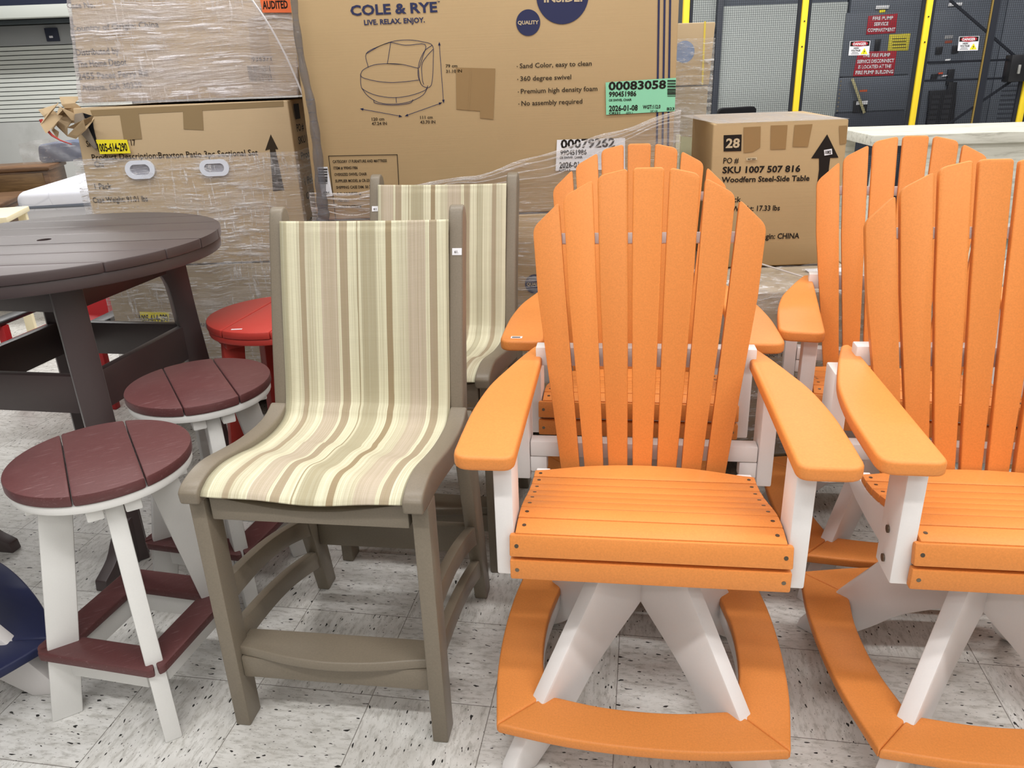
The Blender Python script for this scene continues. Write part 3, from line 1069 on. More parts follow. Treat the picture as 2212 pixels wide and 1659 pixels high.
# ---- leaning tower of three cartons on the left
YT = 3.3
pallet('wooden pallet under the leaning wrapped tower', -1.72, -.87, 3.32, 4.18)
tw1 = carton('bottom carton of the leaning wrapped tower, with a yellow number tag', (-1.745, .111), (-.852, .111), (-.852, .732), (-1.755, .732), YT, .88, CARD3, 'wrapped tower cartons')
tw2 = carton('middle carton of the leaning wrapped tower, torn at its top left corner, white hand grips', (-1.752, .738), (-.853, .738), (-.858, 1.386), (-1.722, 1.386), YT, .88, CARD2, 'wrapped tower cartons')
tw3 = carton('top carton of the leaning tower, under milky stretch film, with an orange tag', (-1.690, 1.404), (-.822, 1.402), (-.736, 2.05), (-1.612, 2.05), YT + .02, .86, CARD2, 'wrapped tower cartons')
F2 = Face(tw2, YT)
m = MB()
F2.text(m, 'Product Description:Braxton Patio 3pc Sectional Set', 200, 346, 358, 13, -.030, .012)
F2.text(m, 'SKU 1005 614 290 17', 188, 317, 106, 13, -.03, .02)
F2.text(m, 'Chi', 205, 361, 20, 13, -.03, .012)
F2.text(m, '1 Pack', 206, 409, 36, 13, -.03, .012)
F2.text(m, 'Case Weight: 91.01 lbs', 202, 438, 118, 12, -.03, .012)
m.build('printed_text', INK2, tw2, smooth=False)
m = MB()
F2.quad(m, [(585, 290), (601, 322), (595, 322), (614, 410), (590, 413), (583, 322), (573, 325)])
m.build('printed_arrow', INK2, tw2, smooth=False)
for q_, l_ in (([(258, 243), (299, 240), (307, 300), (268, 303)], 0), ([(395, 231), (437, 228), (440, 281), (397, 279)], 0), ([(195, 238), (612, 218), (613, 230), (200, 251)], -.0006)):
    m = MB()
    F2.quad(m, q_, l_)
    m.build('packing_tape', TAPE2, tw2, smooth=False)
GRIP = mat_flat('white_grip_plastic', (222, 226, 236), .35, .4)
for cx, cy, hw, hh in ((305, 366, 32, 20), (465, 362, 32, 18)):
    m = MB()
    u, v = F2.uv(cx, cy)
    a, b = F2.uv(cx + hw, cy)[0] - u, v - F2.uv(cx, cy + hh)[1]
    def oval(a, b, n=36):
        r = b
        out = []
        for i in range(n):
            th = 2 * PI * i / n
            out.append(((a - r) * (1 if math.cos(th) > 0 else -1) + r * math.cos(th), r * math.sin(th)))
        return out
    n = 36
    o1, o2 = oval(a, b), oval(a - .02, b - .016)
    vs = []
    for ring, off in ((o1, .001), (o1, .012), (o2, .012), (o2, .002)):
        vs += [F2.pt(u + x, v + y, off) for x, y in ring]
    fs = [(r * n + i, r * n + (i + 1) % n, (r + 1) * n + (i + 1) % n, (r + 1) * n + i) for r in range(3) for i in range(n)]
    g_ = m.add(vs, fs).build('hand_grip', GRIP, tw2)
    m = MB()
    m.add([F2.pt(u + x, v + y, .0025) for x, y in o2], [tuple(range(n))])
    m.build('grip_recess', mat_flat('grey_recess', (150, 150, 160), .5), g_, smooth=False)
label_sheet(F2, tw2, YELLOWP, [(212, 301), (279, 301), (287, 330), (221, 332)], [('1005-614-290', 218, 326.5, 63, 17)], name='number_tag', lift=.018)
# side face print: runs along the depth of the carton
m = MB()
sx = -.853 + .0022
def side_text(body, y0, z, w, cap):
    vs, fs = text_polys(body, .02)
    x0, x1 = min(p.x for p in vs), max(p.x for p in vs)
    m.add([Vector((sx - .0 + (.003 if z < 1.2 else .0), y0 + (p.x - x0) / (x1 - x0) * w, z + p.y / .72 * cap)) - tw2.location for p in vs], fs)
for s_, z, w in (('PO #', 1.262, .12), ('SKU 1005', 1.212, .28), ('Product', 1.15, .26), ('1 Pack', 1.045, .20), ('Case Weight', .985, .36), ('Country', .875, .26), ('Distributed', .772, .36)):
    side_text(s_, 3.36, z, w, .030)
m.build('printed_side_text', INK, tw2, smooth=False)
m = MB()
m.box(sx, sx + .001, 3.36, 3.44, 1.31, 1.37)
m.v = [tuple(Vector(p) - tw2.location) for p in m.v]
m.build('printed_number_square', INK, tw2, smooth=False)
# torn, crumpled corner flaps
rnd = random.Random(3)
m = MB()
corner = Vector((-1.72, YT, 1.386)) - tw2.location
for i in range(9):
    p = corner + Vector((rnd.uniform(-.125, .06), rnd.uniform(-.05, .06), rnd.uniform(-.09, .0)))
    a, b, w = rnd.uniform(0, PI), rnd.uniform(-.6, .6), rnd.uniform(.04, .075)
    ex = Vector((math.cos(a), math.sin(a) * .5, b)).normalized()
    ey = Vector((-.3, -.5, .9 * (1 if i % 2 else -.6))).normalized()
    q = [p, p + ex * w, p + ex * w * .8 + ey * w * .7, p + ey * w * .9]
    nrm = (q[1] - q[0]).cross(q[3] - q[0]).normalized() * .004
    m.hexa(q, [k + nrm for k in q])
    m.hexa([q[3], q[2], q[2] + ex * w * .4 - nrm * 9, q[3] + ey * w * .3 - nrm * 8], [k + nrm for k in (q[3], q[2], q[2] + ex * w * .4 - nrm * 9, q[3] + ey * w * .3 - nrm * 8)])
m.build('torn_flaps', CARD2, tw2, .001)
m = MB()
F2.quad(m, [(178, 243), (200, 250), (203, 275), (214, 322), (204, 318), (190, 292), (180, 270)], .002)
m.build('tear_shade_patch', BLACK, tw2, smooth=False)  # flat black patch painted for the shade inside the tear, no hole cut
m = MB()
m.prism([F2.uv(*p) for p in ((165, 246), (181, 243), (190, 270), (214, 320), (208, 322), (180, 290), (164, 268))], 0, .012, Matrix.Translation(Vector((0, YT - .004, 0)) - tw2.location) @ XZ)
m.build('peeled_edge', mat_card('grey_torn_cardboard', (130, 120, 108)), tw2, .003)
m = MB()
sp_ = [at(*p, YT - .06) - tw2.location for p in ((88, 258), (96, 275), (112, 292), (130, 303), (155, 312))]
m.tube([tuple(p) for p in sp_], [.007, .006, .005, .003, .002])
m.build('red_strap', RED, tw2)

F3 = Face(tw3, YT + .02)
m = MB()
F3.text(m, 'Case No.', 146, 18, 60, 12, -.03, .012)
F3.text(m, 'Country of Origin: China', 154, 68, 190, 13, -.05, .012)
F3.text(m, 'Distributed by', 166, 120, 92, 14, -.05, .015)
F3.text(m, 'The Home Depot', 167, 146, 108, 15, -.05, .015)
F3.text(m, '2455 Paces Ferry Rd', 170, 172, 150, 14, -.05, .012)
F3.text(m, 'Atlanta, GA 30339', 178, 196, 130, 13, -.05, .012)
F3.text(m, '936371', 545, 133, 42, 10, -.05, .01)
rnd = random.Random(5)
for i in range(16):
    x = 534 + i * 3.1
    F3.quad(m, [(x, 142), (x + rnd.uniform(.7, 2.0), 142), (x + 6 + rnd.uniform(.7, 2.0), 176), (x + 6, 176)])
m.build('printed_text', INK2, tw3, smooth=False)
m = MB()
F3.quad(m, [(536, 42), (572, 30), (600, 200), (548, 208)], -.0006)
m.build('packing_tape', mat_flat('faded_tape', (168, 146, 118), .4), tw3, smooth=False)
label_sheet(F3, tw3, ORANGEP, [(563, -6), (628, -10), (634, 28), (570, 28)], [('AUDITED', 571, 20, 54, 17)], name='audit_tag', lift=.016)
F1 = Face(tw1, YT)
label_sheet(F1, tw1, YELLOWP, [(302, 673), (366, 674), (366, 702), (308, 700)], [('1005-614-290', 304, 695, 61, 15)], name='number_tag')
m = MB()
F1.text(m, 'Braxton', 408, 709, 42, 11, .0, .012, flip=True)
m.build('printed_text', INK2, tw1, smooth=False)


def wrap(name, label, corners, z0, z1, mat, amp=.006, lean=None, skip_back=True):
    """stretch film wound round a stack: a thin crinkled skin following the corner posts"""
    rnd = random.Random(len(label))
    nz = 40
    P = [Vector(c) for c in corners]
    seg = []
    for a, b in zip(P, P[1:]):
        L = (b - a).length
        k = max(6, int(L / .025))
        seg += [a + (b - a) * i / k for i in range(k)]
    seg.append(P[-1])
    nu = len(seg) - 1

    def fn(u, v):
        p = seg[int(round(u * nu))]
        z = z0(p.x) + (z1(p.x) - z0(p.x)) * v if callable(z0) else z0 + (z1 - z0) * v
        dx = lean(z) if lean else 0
        w = amp * (math.sin(z * 61 + p.x * 5) + .7 * math.sin(z * 133 + p.x * 11 + p.y * 7) + .5 * math.sin(p.x * 40 + z * 23))
        return (p.x + dx + (w * .3), p.y + w, z)
    o = MB().grid(fn, nu, nz).build(name, mat)
    return tag(o, label, 'plastic wrap')


tower_lean = lambda z: 0.0
wrap('stretch_wrap', 'clear stretch film wound round the middle and bottom cartons of the leaning tower', [(-1.762, 4.15), (-1.762, 3.288), (-.842, 3.288), (-.842, 4.15)], .13, 1.19, FILM_T, .002)
wrapU = wrap('film_cover', '', [(-1.697, 4.15), (-1.697, 3.309), (-.815, 3.309), (-.815, 4.15)], 1.395, 2.06, FILM_U, .002, lambda z: (z - 1.40) * .122)
for k_ in ('label', 'category'):
    if k_ in wrapU:
        del wrapU[k_]
wrapU.parent = tw3
wrapU.location = -tw3.location
# film round the two swivel chair cartons: its upper edge climbs to the right
_topedge = lambda x: 1.03 + (x + .69) * .115 + max(0, x + .35) * .095 + .05
film_top = lambda x: min(1.36, max(1.06, 1.075 + .10 * max(0, (x + .52)) + .17 * max(0, x + .10)))
wrapB = wrap('stretch_wrap', 'clear stretch film round the swivel chair cartons, its gathered edge climbing to the right', [(-.705, 3.9), (-.705, 2.832), (.622, 2.832), (.622, 3.9)], lambda x: .13, film_top, FILM_B, .003)
m = MB()
xs_ = [-.70 + 1.32 * i / 40 for i in range(41)]
for dz, r0 in ((0, .0042), (-.012, .003), (-.03, .0022), (-.05, .002)):
    m.tube([(x, 2.818 - .003 * math.sin(x * 30), film_top(x) + dz * (1 + .5 * math.sin(x * 9)) + .004 * math.sin(x * 25)) for x in xs_], [r0 * (1 + .4 * math.sin(x * 40)) for x in xs_], 6)
m.build('gathered_edge', FILM_G, wrapB)
# loose twisted tail hanging between tower and the big carton
tail = [(634, -20), (641, 60), (655, 150), (670, 215), (680, 280), (687, 340), (692, 400), (696, 440), (699, 465), (697, 480)]
m = MB()
m.tube(curve([tuple(at(*p, 2.80)) for p in tail], 6), [.010 + .012 * (i / 54) + .0015 * math.sin(i * 1.1) for i in range(55)], 10)
m.build('twisted_tail', FILM_R, wrapB)
m = MB()
m.tube(curve([tuple(at(*p, 3.24)) for p in ((538, -10), (585, 60), (622, 130), (652, 200), (664, 232))], 6), .004, 6)
m.build('film_cord', mat_flat('white_film_cord', (214, 210, 212), .3, .6), wrapU)

# ---- side table carton on a wrapped low stack
YS = 2.865
sb = carton('brown carton printed 28 with a black up arrow, standing on the low wrapped stack', (.752, .742), (1.236, .742), (1.229, 1.262), (.747, 1.262), YS, .66, CARD, None, -7)
F8 = Face(sb, YS)
m = MB()
F8.quad(m, [(1563, 292), (1602, 290.5), (1601, 326), (1563, 327)])
sq8 = m.build('printed_number_square', INK, sb, smooth=False)
m = MB()
F8.quad(m, [(1786.5, 290), (1811, 340.5), (1793, 341), (1790, 366), (1788, 404), (1764, 404), (1769, 366), (1769, 342), (1752, 342)])
m.build('printed_arrow', INK, sb, smooth=False)
m = MB()
F8.text(m, 'PO #', 1562, 353, 33, 12.5, -.02, .012)
F8.text(m, 'SKU 1007 507 816', 1560, 374, 168, 14, -.02, .03)
F8.text(m, 'Woodfern Steel-Side Table', 1558, 394, 190, 12, -.02, .025)
m.build('printed_text', INK, sb, smooth=False)
m = MB()
F8.text(m, '1 Pack', 1558, 437, 42, 12, -.02, .015)
F8.text(m, 'Case Weight: 17.33 lbs', 1548, 457, 136, 11.5, -.02, .02)
m.build('printed_text', INK, sb, smooth=False)
m = MB()
F8.text(m, 'Country of Origin: CHINA', 1560, 518, 166, 12, -.02, .02)
m.build('printed_text', INK, sb, smooth=False)
m = MB()
F8.text(m, '28', 1567, 319, 30, 20, -.02, .03, lift=.0008)
m.build('printed_number', BEIGEINK, sq8, smooth=False)
label_sheet(F8, sb, PAPER, [(1779, 324), (1796, 321), (1797, 333), (1780, 336)], [('1082', 1781, 332, 13, 7)], name='price_tag')
label_sheet(F8, sb, mat_flat('buff_label', (190, 172, 140), .6), [(1611, 341), (1634, 339), (1635, 345), (1612, 347)], [('467 003', 1614, 345, 17, 3)], name='paper_label')
for q_ in ([(1606, 275), (1643, 273), (1642, 318), (1626, 328), (1606, 330)], [(1665, 271), (1701, 270), (1697, 322), (1664, 323)], [(1716, 270), (1755, 268), (1745, 317), (1712, 317)], [(1812, 272), (1830, 271), (1828, 310), (1814, 312)]):
    m = MB()
    F8.quad(m, q_)
    m.build('packing_tape', TAPE, sb, smooth=False)
m = MB()
m.box(-.235, .235, -.332, .30, .521, .5222)
m.build('clear_top_tape', mat_film('clear_tape', (30, 6, 6), .35, .25, 0), sb)
pallet('wooden pallet under the low wrapped stack', .71, 1.88, 2.56, 3.55)
ls1 = carton('low carton lying under the side table carton, left half of the wrapped stack', (.70, .111), (1.28, .111), (1.28, .735), (.70, .735), 2.53, 1.05, CARD3, 'low stack cartons')
ls2 = carton('low carton lying beside the side table carton, right half of the wrapped stack', (1.29, .111), (1.89, .111), (1.89, .733), (1.29, .733), 2.53, 1.05, CARD3, 'low stack cartons')
FS = Face(ls1, 2.53)
m = MB()
FS.text(m, 'Woodfern Steel-Side Table', 1570, 770, 142, 10, .0, .02)
m.build('printed_text', INK2, ls1, smooth=False)
m = MB()
m.add([Vector(p) - ls1.location for p in ((1.10, 2.66, .742), (1.25, 2.66, .742), (1.25, 2.80, .742), (1.10, 2.80, .742))], [(0, 1, 2, 3)])
lb = m.build('paper_label', PAPER, ls1, smooth=False)
m = MB()
for i in range(5):
    m.add([Vector(p) - ls1.location for p in ((1.12 + i * .02, 2.67, .7428), (1.128 + i * .02, 2.67, .7428), (1.128 + i * .02, 2.73, .7428), (1.12 + i * .02, 2.73, .7428))], [(0, 1, 2, 3)])
m.build('label_print', INK, lb, smooth=False)


def lowfilm(u, v):
    x = .685 + u * 1.22
    if v < .45:
        y, z = 2.512, .13 + (v / .45) * .60
    elif v < .52:
        t_ = (v - .45) / .07
        y, z = 2.512 + .03 * t_, .73 + .017 * t_
    else:
        y, z = 2.542 + (v - .52) / .48 * .285, .747
    w = .004 * (math.sin(z * 80 + x * 9) + math.sin(x * 37 + y * 50) + .6 * math.sin(y * 140 + x * 12))
    return (x, y + (w if v < .5 else 0), z + abs(w) * (1 if v >= .5 else 0))


wrapL = tag(MB().grid(lowfilm, 60, 70).build('stretch_wrap', FILM_P), 'crinkled shiny film over the low stack below the side table carton', 'plastic wrap')
m = MB()
m.tube([(.86, 2.855, .80), (.93, 2.76, .775), (1.02, 2.62, .762), (1.06, 2.55, .758)], .0035, 6)
m.build('film_cord', mat_flat('clear_film_cord', (196, 190, 186), .25, .7), wrapL)

# ---- stack of wrapped cartons in the gap behind
YK = 4.2
bs1 = carton('bottom brown carton of the plain stack far behind the big carton', (.30, .0), (1.045, .0), (1.05, .742), (.30, .742), YK, .8, CARD3, 'plain back stack cartons')
bs2 = carton('second brown carton of the plain stack, wrapped in film, behind the green label', (.30, .748), (1.052, .748), (1.058, 1.366), (.30, 1.366), YK, .8, CARD3, 'plain back stack cartons')
bs3 = carton('top brown carton of the plain stack, with a yellow strap', (.30, 1.372), (1.062, 1.372), (1.077, 1.662), (.30, 1.662), YK, .8, CARD2, 'plain back stack cartons')
FK = Face(bs3, YK)
m = MB()
FK.quad(m, [(1521, 46), (1525, 46), (1519, 183), (1515, 183)])
m.build('yellow_strap', mat_flat('yellow_strap', (224, 200, 84), .4), bs3, smooth=False)
m = MB()
FK.disc(m, 1478, 112, 22)
m.build('printed_medallion', mat_flat('faded_blue_print', (120, 140, 176), .6), bs3, smooth=False)
wrap('stretch_wrap', 'clear film round the plain stack of cartons in the gap by the yellow post', [(.28, 4.19), (1.075, 4.182), (1.09, 4.9)], .2, 1.59, FILM_P, .004)

# ---- pale green sling chair folded in the gap
fc = thing('folded_sling_chair', 'pale green folded sling chair standing in the gap left of the side table carton', 'chair', (.857, 3.80, 0), 0)
PALEG = mat_flat('pale_green_fabric', (178, 178, 150), .7)
PALEP = mat_flat('pale_green_frame', (206, 204, 176), .4)
for x in (-.03, .24):
    MB().bar((x, .03, 0), (x - .005, -.02, 1.164), .018, .022, (1, 0, 0)).build('frame_post', PALEP, fc, .003)
MB().grid(lambda u, v: (-.018 + u * .245, -.012 + .035 * (1 - v) + .01 * math.sin(u * PI), .35 + v * (.805 - .03 * u)), 8, 10).build('sling', PALEG, fc)
MB().bar((-.02, .02, .30), (.24, .02, .30), .018, .018).build('cross_bar', PALEP, fc, .003)


# ================================================================ WHITE BENCH (distressed counter)
t_ = NT('distressed_white_wood')
n1 = t_.noise(t_.coords((1.5, 16, 16)), 2.0, 6, .7, .4)
t_.principled(t_.ramp(n1, [(.30, lin((150, 146, 134))), (.46, lin((200, 198, 186))), (.7, lin((216, 214, 204)))]), .6, .25)
DWOOD = t_.m
wb = thing('console_table', 'distressed white console table in front of the yellow posted fence at right', 'table', (2.46, 5.32, 0), -6)
MB().box(0, 2.2, 0, .88, .93, 1.0).build('tabletop', DWOOD, wb, .008)
MB().box(.30, 2.15, .04, .07, .40, .9295).build('front_panel', DWOOD, wb, .004)
for x, y in ((.05, .05), (.05, .75), (2.05, .05), (2.05, .75)):
    MB().box(x, x + .08, y, y + .08, 0, .9295).build('leg', DWOOD, wb, .004)
MB().box(.10, 2.1, .10, .78, .16, .20).build('shelf', DWOOD, wb, .004)

# ================================================================ SAFETY FENCE
YF = 8.0
fence = thing('safety_fence', 'black mesh safety fence with yellow posts in the upper right', 'fence', (3.4, YF, 0), 0)
PX = [1.765, 2.882, 4.053, 5.118, 6.25]
NAVYM = mat_flat('black_mesh_paint', (34, 37, 46), .5, .4)
for x in PX:
    X = x - 3.4
    p = MB().box(X - .027, X + .027, -.03, .03, .02, 2.6).build('post', YEL, fence, .003)
    MB().box(X - .09, X + .09, -.07, .07, 0, .02).build('base_plate', YEL, p)
    for z in (1.62, 1.84):
        MB().cyl((X, -.0305, z), (X, -.036, z), .007, n=8).build('bolt', BLACKM, p)
for a, b in zip(PX, PX[1:]):
    X0, X1 = a - 3.4 + .034, b - 3.4 - .034
    mb = MB()
    # panel frame
    mb.box(X0, X0 + .03, -.012, .012, .1, 2.5).box(X1 - .03, X1, -.012, .012, .1, 2.5).box(X0, X1, -.012, .012, .1, .13).box(X0, X1, -.012, .012, 2.47, 2.5)
    w = .0011
    n = int((X1 - X0 - .06) / .0195)
    for i in range(1, n):
        x = X0 + .03 + (X1 - X0 - .06) * i / n
        mb.box(x - w, x + w, -w, w, .12, 2.48)
    nz = int(2.36 / .0195)
    for i in range(1, nz):
        z = .12 + 2.36 * i / nz
        mb.box(X0 + .02, X1 - .02, w, 3 * w, z - w, z + w)
    mb.build('mesh_panel', NAVYM, fence, smooth=False)
# bracing bars of the gate bay
mb = MB()
g0, g1 = PX[2] - 3.4 + .03, PX[3] - 3.4 - .03
for (x0, z0), (x1, z1) in ((at(1999, 135, YF).xz, at(2176, 129, YF).xz), (at(1996, 175, YF).xz, at(2172, 169, YF).xz), (at(2055, 0, YF).xz, at(2196, 122, YF).xz), (at(2052, 268, YF).xz, at(2192, 172, YF).xz)):
    mb.bar((x0 - 3.4, .02, z0), (x1 - 3.4, .02, z1), .02, .022, (0, 1, 0))
q = at(2131, 134, YF)
mb.box(q.x - 3.4 - .032, q.x - 3.4 + .032, -.005, .045, .1, 2.5)
mb.build('gate_bracing', NAVYM, fence, smooth=False)
mb = MB()
mb.box(q.x - 3.4 - .046, q.x - 3.4 - .034, -.005, .02, .1, 2.5)
mb.build('gate_edge_strip', mat_flat('brassy_edge', (138, 116, 60), .5), fence, smooth=False)
q = at(2192, 145, YF)
lk = MB().box(q.x - 3.4 - .09, q.x - 3.4 + .10, -.08, .03, q.z - .13, q.z + .11).build('gate_lock', BLACKM, fence, .006)
MB().box(q.x - 3.4 - .02, q.x - 3.4, -.10, -.081, q.z - .06, q.z + .02).build('lock_handle', mat_flat('steel_handle', (190, 190, 186), .35, .5, .6), lk, .003)
# danger signs on the mesh
FF = Face(fence, YF - .022)
RSIGN = mat_flat('sign_red', (168, 40, 52), .5)
for sx_, sy_ in ((1836, 89), (2071.5, 79)):
    m = MB()
    P4 = lambda a, b: (sx_ + a * 44 - b * 3.4, sy_ + b * 31 - a * 1.2)
    FF.quad(m, [P4(0, 0), P4(1, 0), P4(1, 1), P4(0, 1)])
    sg = m.build('danger_sign', PAPER, fence, smooth=False)
    m = MB()
    FF.quad(m, [P4(.03, .03), P4(.97, .03), P4(.97, .36), P4(.03, .36)], .001)
    m.build('sign_header', INK, sg, smooth=False)
    m = MB()
    x, y = P4(.5, .20)
    u, v = FF.uv(x, y)
    a_, b_ = .077, .0225
    m.add([FF.pt(u + a_ * math.cos(2 * PI * i / 30), v + b_ * math.sin(2 * PI * i / 30), .002) for i in range(30)], [tuple(range(30))])
    m.build('sign_oval', RSIGN, sg, smooth=False)
    m = MB()
    FF.text(m, 'DANGER', *P4(.17, .29), 28, 5.6, -.02, .03, lift=.003)
    m.build('sign_heading', PAPER, sg, smooth=False)
    m = MB()
    FF.text(m, 'HIGH', *P4(.22, .55), 11, 3.6, -.02, .03, lift=.001)
    FF.text(m, 'VOLTAGE', *P4(.10, .72), 20, 3.8, -.02, .03, lift=.001)
    FF.line(m, [P4(.15, .80), P4(.46, .80)], .003, .001)
    FF.line(m, [P4(.11, .90), P4(.50, .90)], .003, .001)
    m.build('sign_text', INK, sg, smooth=False)
    m = MB()
    FF.quad(m, [P4(.75, .50), P4(.93, .93), P4(.58, .93)], .001)
    tr_ = m.build('sign_triangle', YELLOWP, sg, smooth=False)
    m = MB()
    FF.quad(m, [P4(.77, .60), P4(.72, .76), P4(.76, .76), P4(.72, .90), P4(.80, .72), P4(.76, .72)], .002)
    FF.quad(m, [P4(.72, .90)] * 1 + [P4(.75, .88), P4(.72, .84)], .002)
    o_ = m.build('sign_bolt', INK, sg, smooth=False)

# ================================================================ SWITCHGEAR BEHIND THE FENCE
YC = 9.4
SLATE = mat_flat('slate_switchgear_paint', (92, 98, 108), .5, .4)
SLATE2 = mat_flat('darker_switchgear_paint', (66, 70, 80), .5, .4)
PALEC = mat_flat('pale_grey_enclosure_paint', (176, 182, 180), .55, .3)
sg1 = thing('electrical_enclosure', 'pale grey electrical enclosure behind the mesh, left of the dark switchgear', 'cabinet', (2.0, YC + .3, 0), 0)
xa, xb, xc, xd = at(1557, 100, YC).x - 2.0, at(1822, 100, YC).x - 2.0, at(1545, 100, YC).x - 2.0, at(1490, 100, YC).x - 2.0
MB().box(xa, xb, -.3, .3, 0, at(1700, 8, YC).z).build('enclosure_body', PALEC, sg1, .01)
MB().box(xc, xa - .001, -.33, .3, 0, 2.2).build('edge_post', SLATE2, sg1, .004)
MB().box(xa, xb, -.28, .3, at(1700, 8, YC).z + .001, 2.5).build('top_hood', SLATE, sg1, .004)
lv = thing('louvre_screen', 'pale louvred screen beside the enclosure, between the first yellow post and the carton stack', 'screen', (1.5, YC, 0), 0)
lx0, lx1 = at(1478, 100, YC).x - 1.5, at(1544, 100, YC).x - 1.5
MB().box(lx0, lx1, .03, .06, 0, 2.25).build('screen_back', PALEC, lv)
mb = MB()
for i in range(22):
    z = .12 + i * .082
    mb.prism([(.0, z), (.028, z + .018), (.028, z + .028), (-.004, z + .012)], lx0, lx1, YZ)
mb.build('louvres', SLATE2, lv, smooth=False)
sg2 = thing('switchgear_cabinet', 'slate grey switchgear cabinet with red fire pump signs behind the mesh', 'cabinet', (4.2, YC + .3, 0), 0)
x0, x1 = at(1824, 130, YC).x - 4.2, at(1986, 130, YC).x - 4.2
MB().box(x0, x1, -.3, .3, 0, 2.6).build('cabinet_body', SLATE, sg2, .008)
FC = Face(sg2, YC, .0)
def panel(parent, face, pts, mat, name, th=.012):
    m = MB()
    f = [face.pt(*face.uv(*p), th) for p in pts]
    b = [face.pt(*face.uv(*p), .001) for p in pts]
    m.hexa(f, b)
    return m.build(name, mat, parent, .002)
panel(sg2, FC, [(1828, 28), (1975, 24), (1962, 160), (1813, 166)], SLATE, 'cabinet_door', .014)
panel(sg2, FC, [(1812, 168), (1962, 162), (1953, 236), (1804, 243)], SLATE, 'cabinet_door', .014)
panel(sg2, FC, [(1803, 245), (1953, 239), (1945, 330), (1797, 336)], SLATE2, 'cabinet_door', .014)
for pts, lines in (([(1874, 35), (1938, 29), (1933, 71), (1869, 75)], (('FIRE PUMP', 1883, 43.5, 44, 7.5), ('SERVICE', 1886, 56, 31, 7.5), ('COMPARTMENT', 1872, 69, 59, 7.5))),
                   ([(1852, 112), (1936, 110), (1929, 163), (1841, 165)], (('THE FIRE PUMP', 1861, 124, 60, 7.5), ('SERVICE DISCONNECT', 1850, 136.5, 79, 7.5), ('IS LOCATED AT THE', 1852, 148.5, 71, 7.5), ('FIRE PUMP BUILDING', 1846, 160.5, 81, 7.5)))):
    s_ = panel(sg2, FC, pts, RSIGN, 'fire_pump_sign', .020)
    m = MB()
    for b_, x, y, w, c_ in lines:
        FC.text(m, b_, x, y, w, c_, -.03, .03, lift=.0215)
    m.build('sign_text', PAPER, s_, smooth=False)
s_ = panel(sg2, FC, [(1920, 74.5), (1965, 72), (1960, 109), (1916, 110)], mat_flat('sign_yellow', (204, 190, 60), .6), 'yellow_notice', .020)
m = MB()
for i in range(4):
    FC.line(m, [(1926, 84 + i * 6.5), (1955, 83 + i * 6.5)], .008, .0215)
m.build('notice_text', INK2, s_, smooth=False)
panel(sg2, FC, [(1889, 85), (1902, 84), (1898, 110), (1886, 111)], BLACKM, 'meter_window', .022)
panel(sg2, FC, [(1892, 12), (1920, 11), (1918, 19), (1890, 20)], PAPER, 'name_plate', .020)
panel(sg2, FC, [(1899, 22), (1911, 21), (1910, 27), (1898, 28)], YELLOWP, 'name_plate', .020)
panel(sg2, FC, [(1842, 218), (1872, 216), (1870, 242), (1840, 243)], BLACKM, 'breaker', .03)
panel(sg2, FC, [(1848, 219), (1872, 217), (1871, 225), (1847, 227)], PAPER, 'breaker_plate', .034)
m = MB()
m.bar(FC.pt(*FC.uv(1837, 170), .05), FC.pt(*FC.uv(1863, 244), .05), .03, .014, (0, 1, 0))
m.build('switch_handle', mat_flat('pale_brass_handle', (176, 168, 128), .4), sg2, .003)
m = MB()
rnd = random.Random(11)
for i in range(8):
    FC.disc(m, 1815 - i * 1.1, 176 + i * 9, 2.1, 10, .016)
m.build('padlock_hasps', mat_flat('tarnished_hasp', (140, 132, 116), .4, .4, .5), sg2, smooth=False)
m = MB()
FC.quad(m, [(1856, 194), (1872, 193), (1872, 198), (1856, 199)], .016)
m.build('warning_strip', mat_flat('orange_print', (190, 90, 56), .6), sg2, smooth=False)
sg3 = thing('switchgear_cabinet', 'slate grey switchgear cabinet with black breaker bank behind the gate', 'cabinet', (5.2, YC + .3, 0), 0)
x0, x1 = at(1990, 130, YC).x - 5.2, at(2150, 130, YC).x - 5.2 + .02
MB().box(x0, x1, -.3, .3, 0, 2.6).build('cabinet_body', SLATE, sg3, .008)
FC3 = Face(sg3, YC, .0)
panel(sg3, FC3, [(2016, 24), (2090, 22), (2078, 134), (2005, 138)], SLATE, 'cabinet_door', .014)
panel(sg3, FC3, [(2020, 102), (2034, 101), (2031, 117), (2018, 118)], BLACKM, 'breaker', .03)
panel(sg3, FC3, [(2056, 99), (2070, 98), (2067, 114), (2053, 116)], BLACKM, 'breaker', .03)
panel(sg3, FC3, [(2012, 160), (2024, 159), (2021, 171), (2009, 172)], BLACKM, 'breaker', .03)
panel(sg3, FC3, [(2046, 150), (2060, 149), (2055, 182), (2042, 184)], BLACKM, 'breaker', .03)
panel(sg3, FC3, [(2049, 7), (2078, 5), (2076, 12), (2047, 14)], PAPER, 'name_plate', .020)
panel(sg3, FC3, [(2040, 77), (2058, 76), (2056, 83), (2038, 84)], mat_flat('grey_plate', (150, 150, 152), .5), 'name_plate', .020)
panel(sg3, FC3, [(2041, 128), (2052, 127), (2050, 131), (2039, 132)], PAPER, 'name_plate', .020)
panel(sg3, FC3, [(2035, 163), (2045, 162), (2043, 165), (2033, 166)], PAPER, 'name_plate', .020)
panel(sg3, FC3, [(2026, 157), (2036, 156), (2035, 160), (2025, 161)], mat_flat('orange_tag', (200, 80, 50), .5), 'name_plate', .020)
panel(sg3, FC3, [(2040, 88), (2056, 87), (2055, 93), (2039, 94)], mat_flat('dull_orange_tag', (140, 72, 56), .5), 'name_plate', .020)
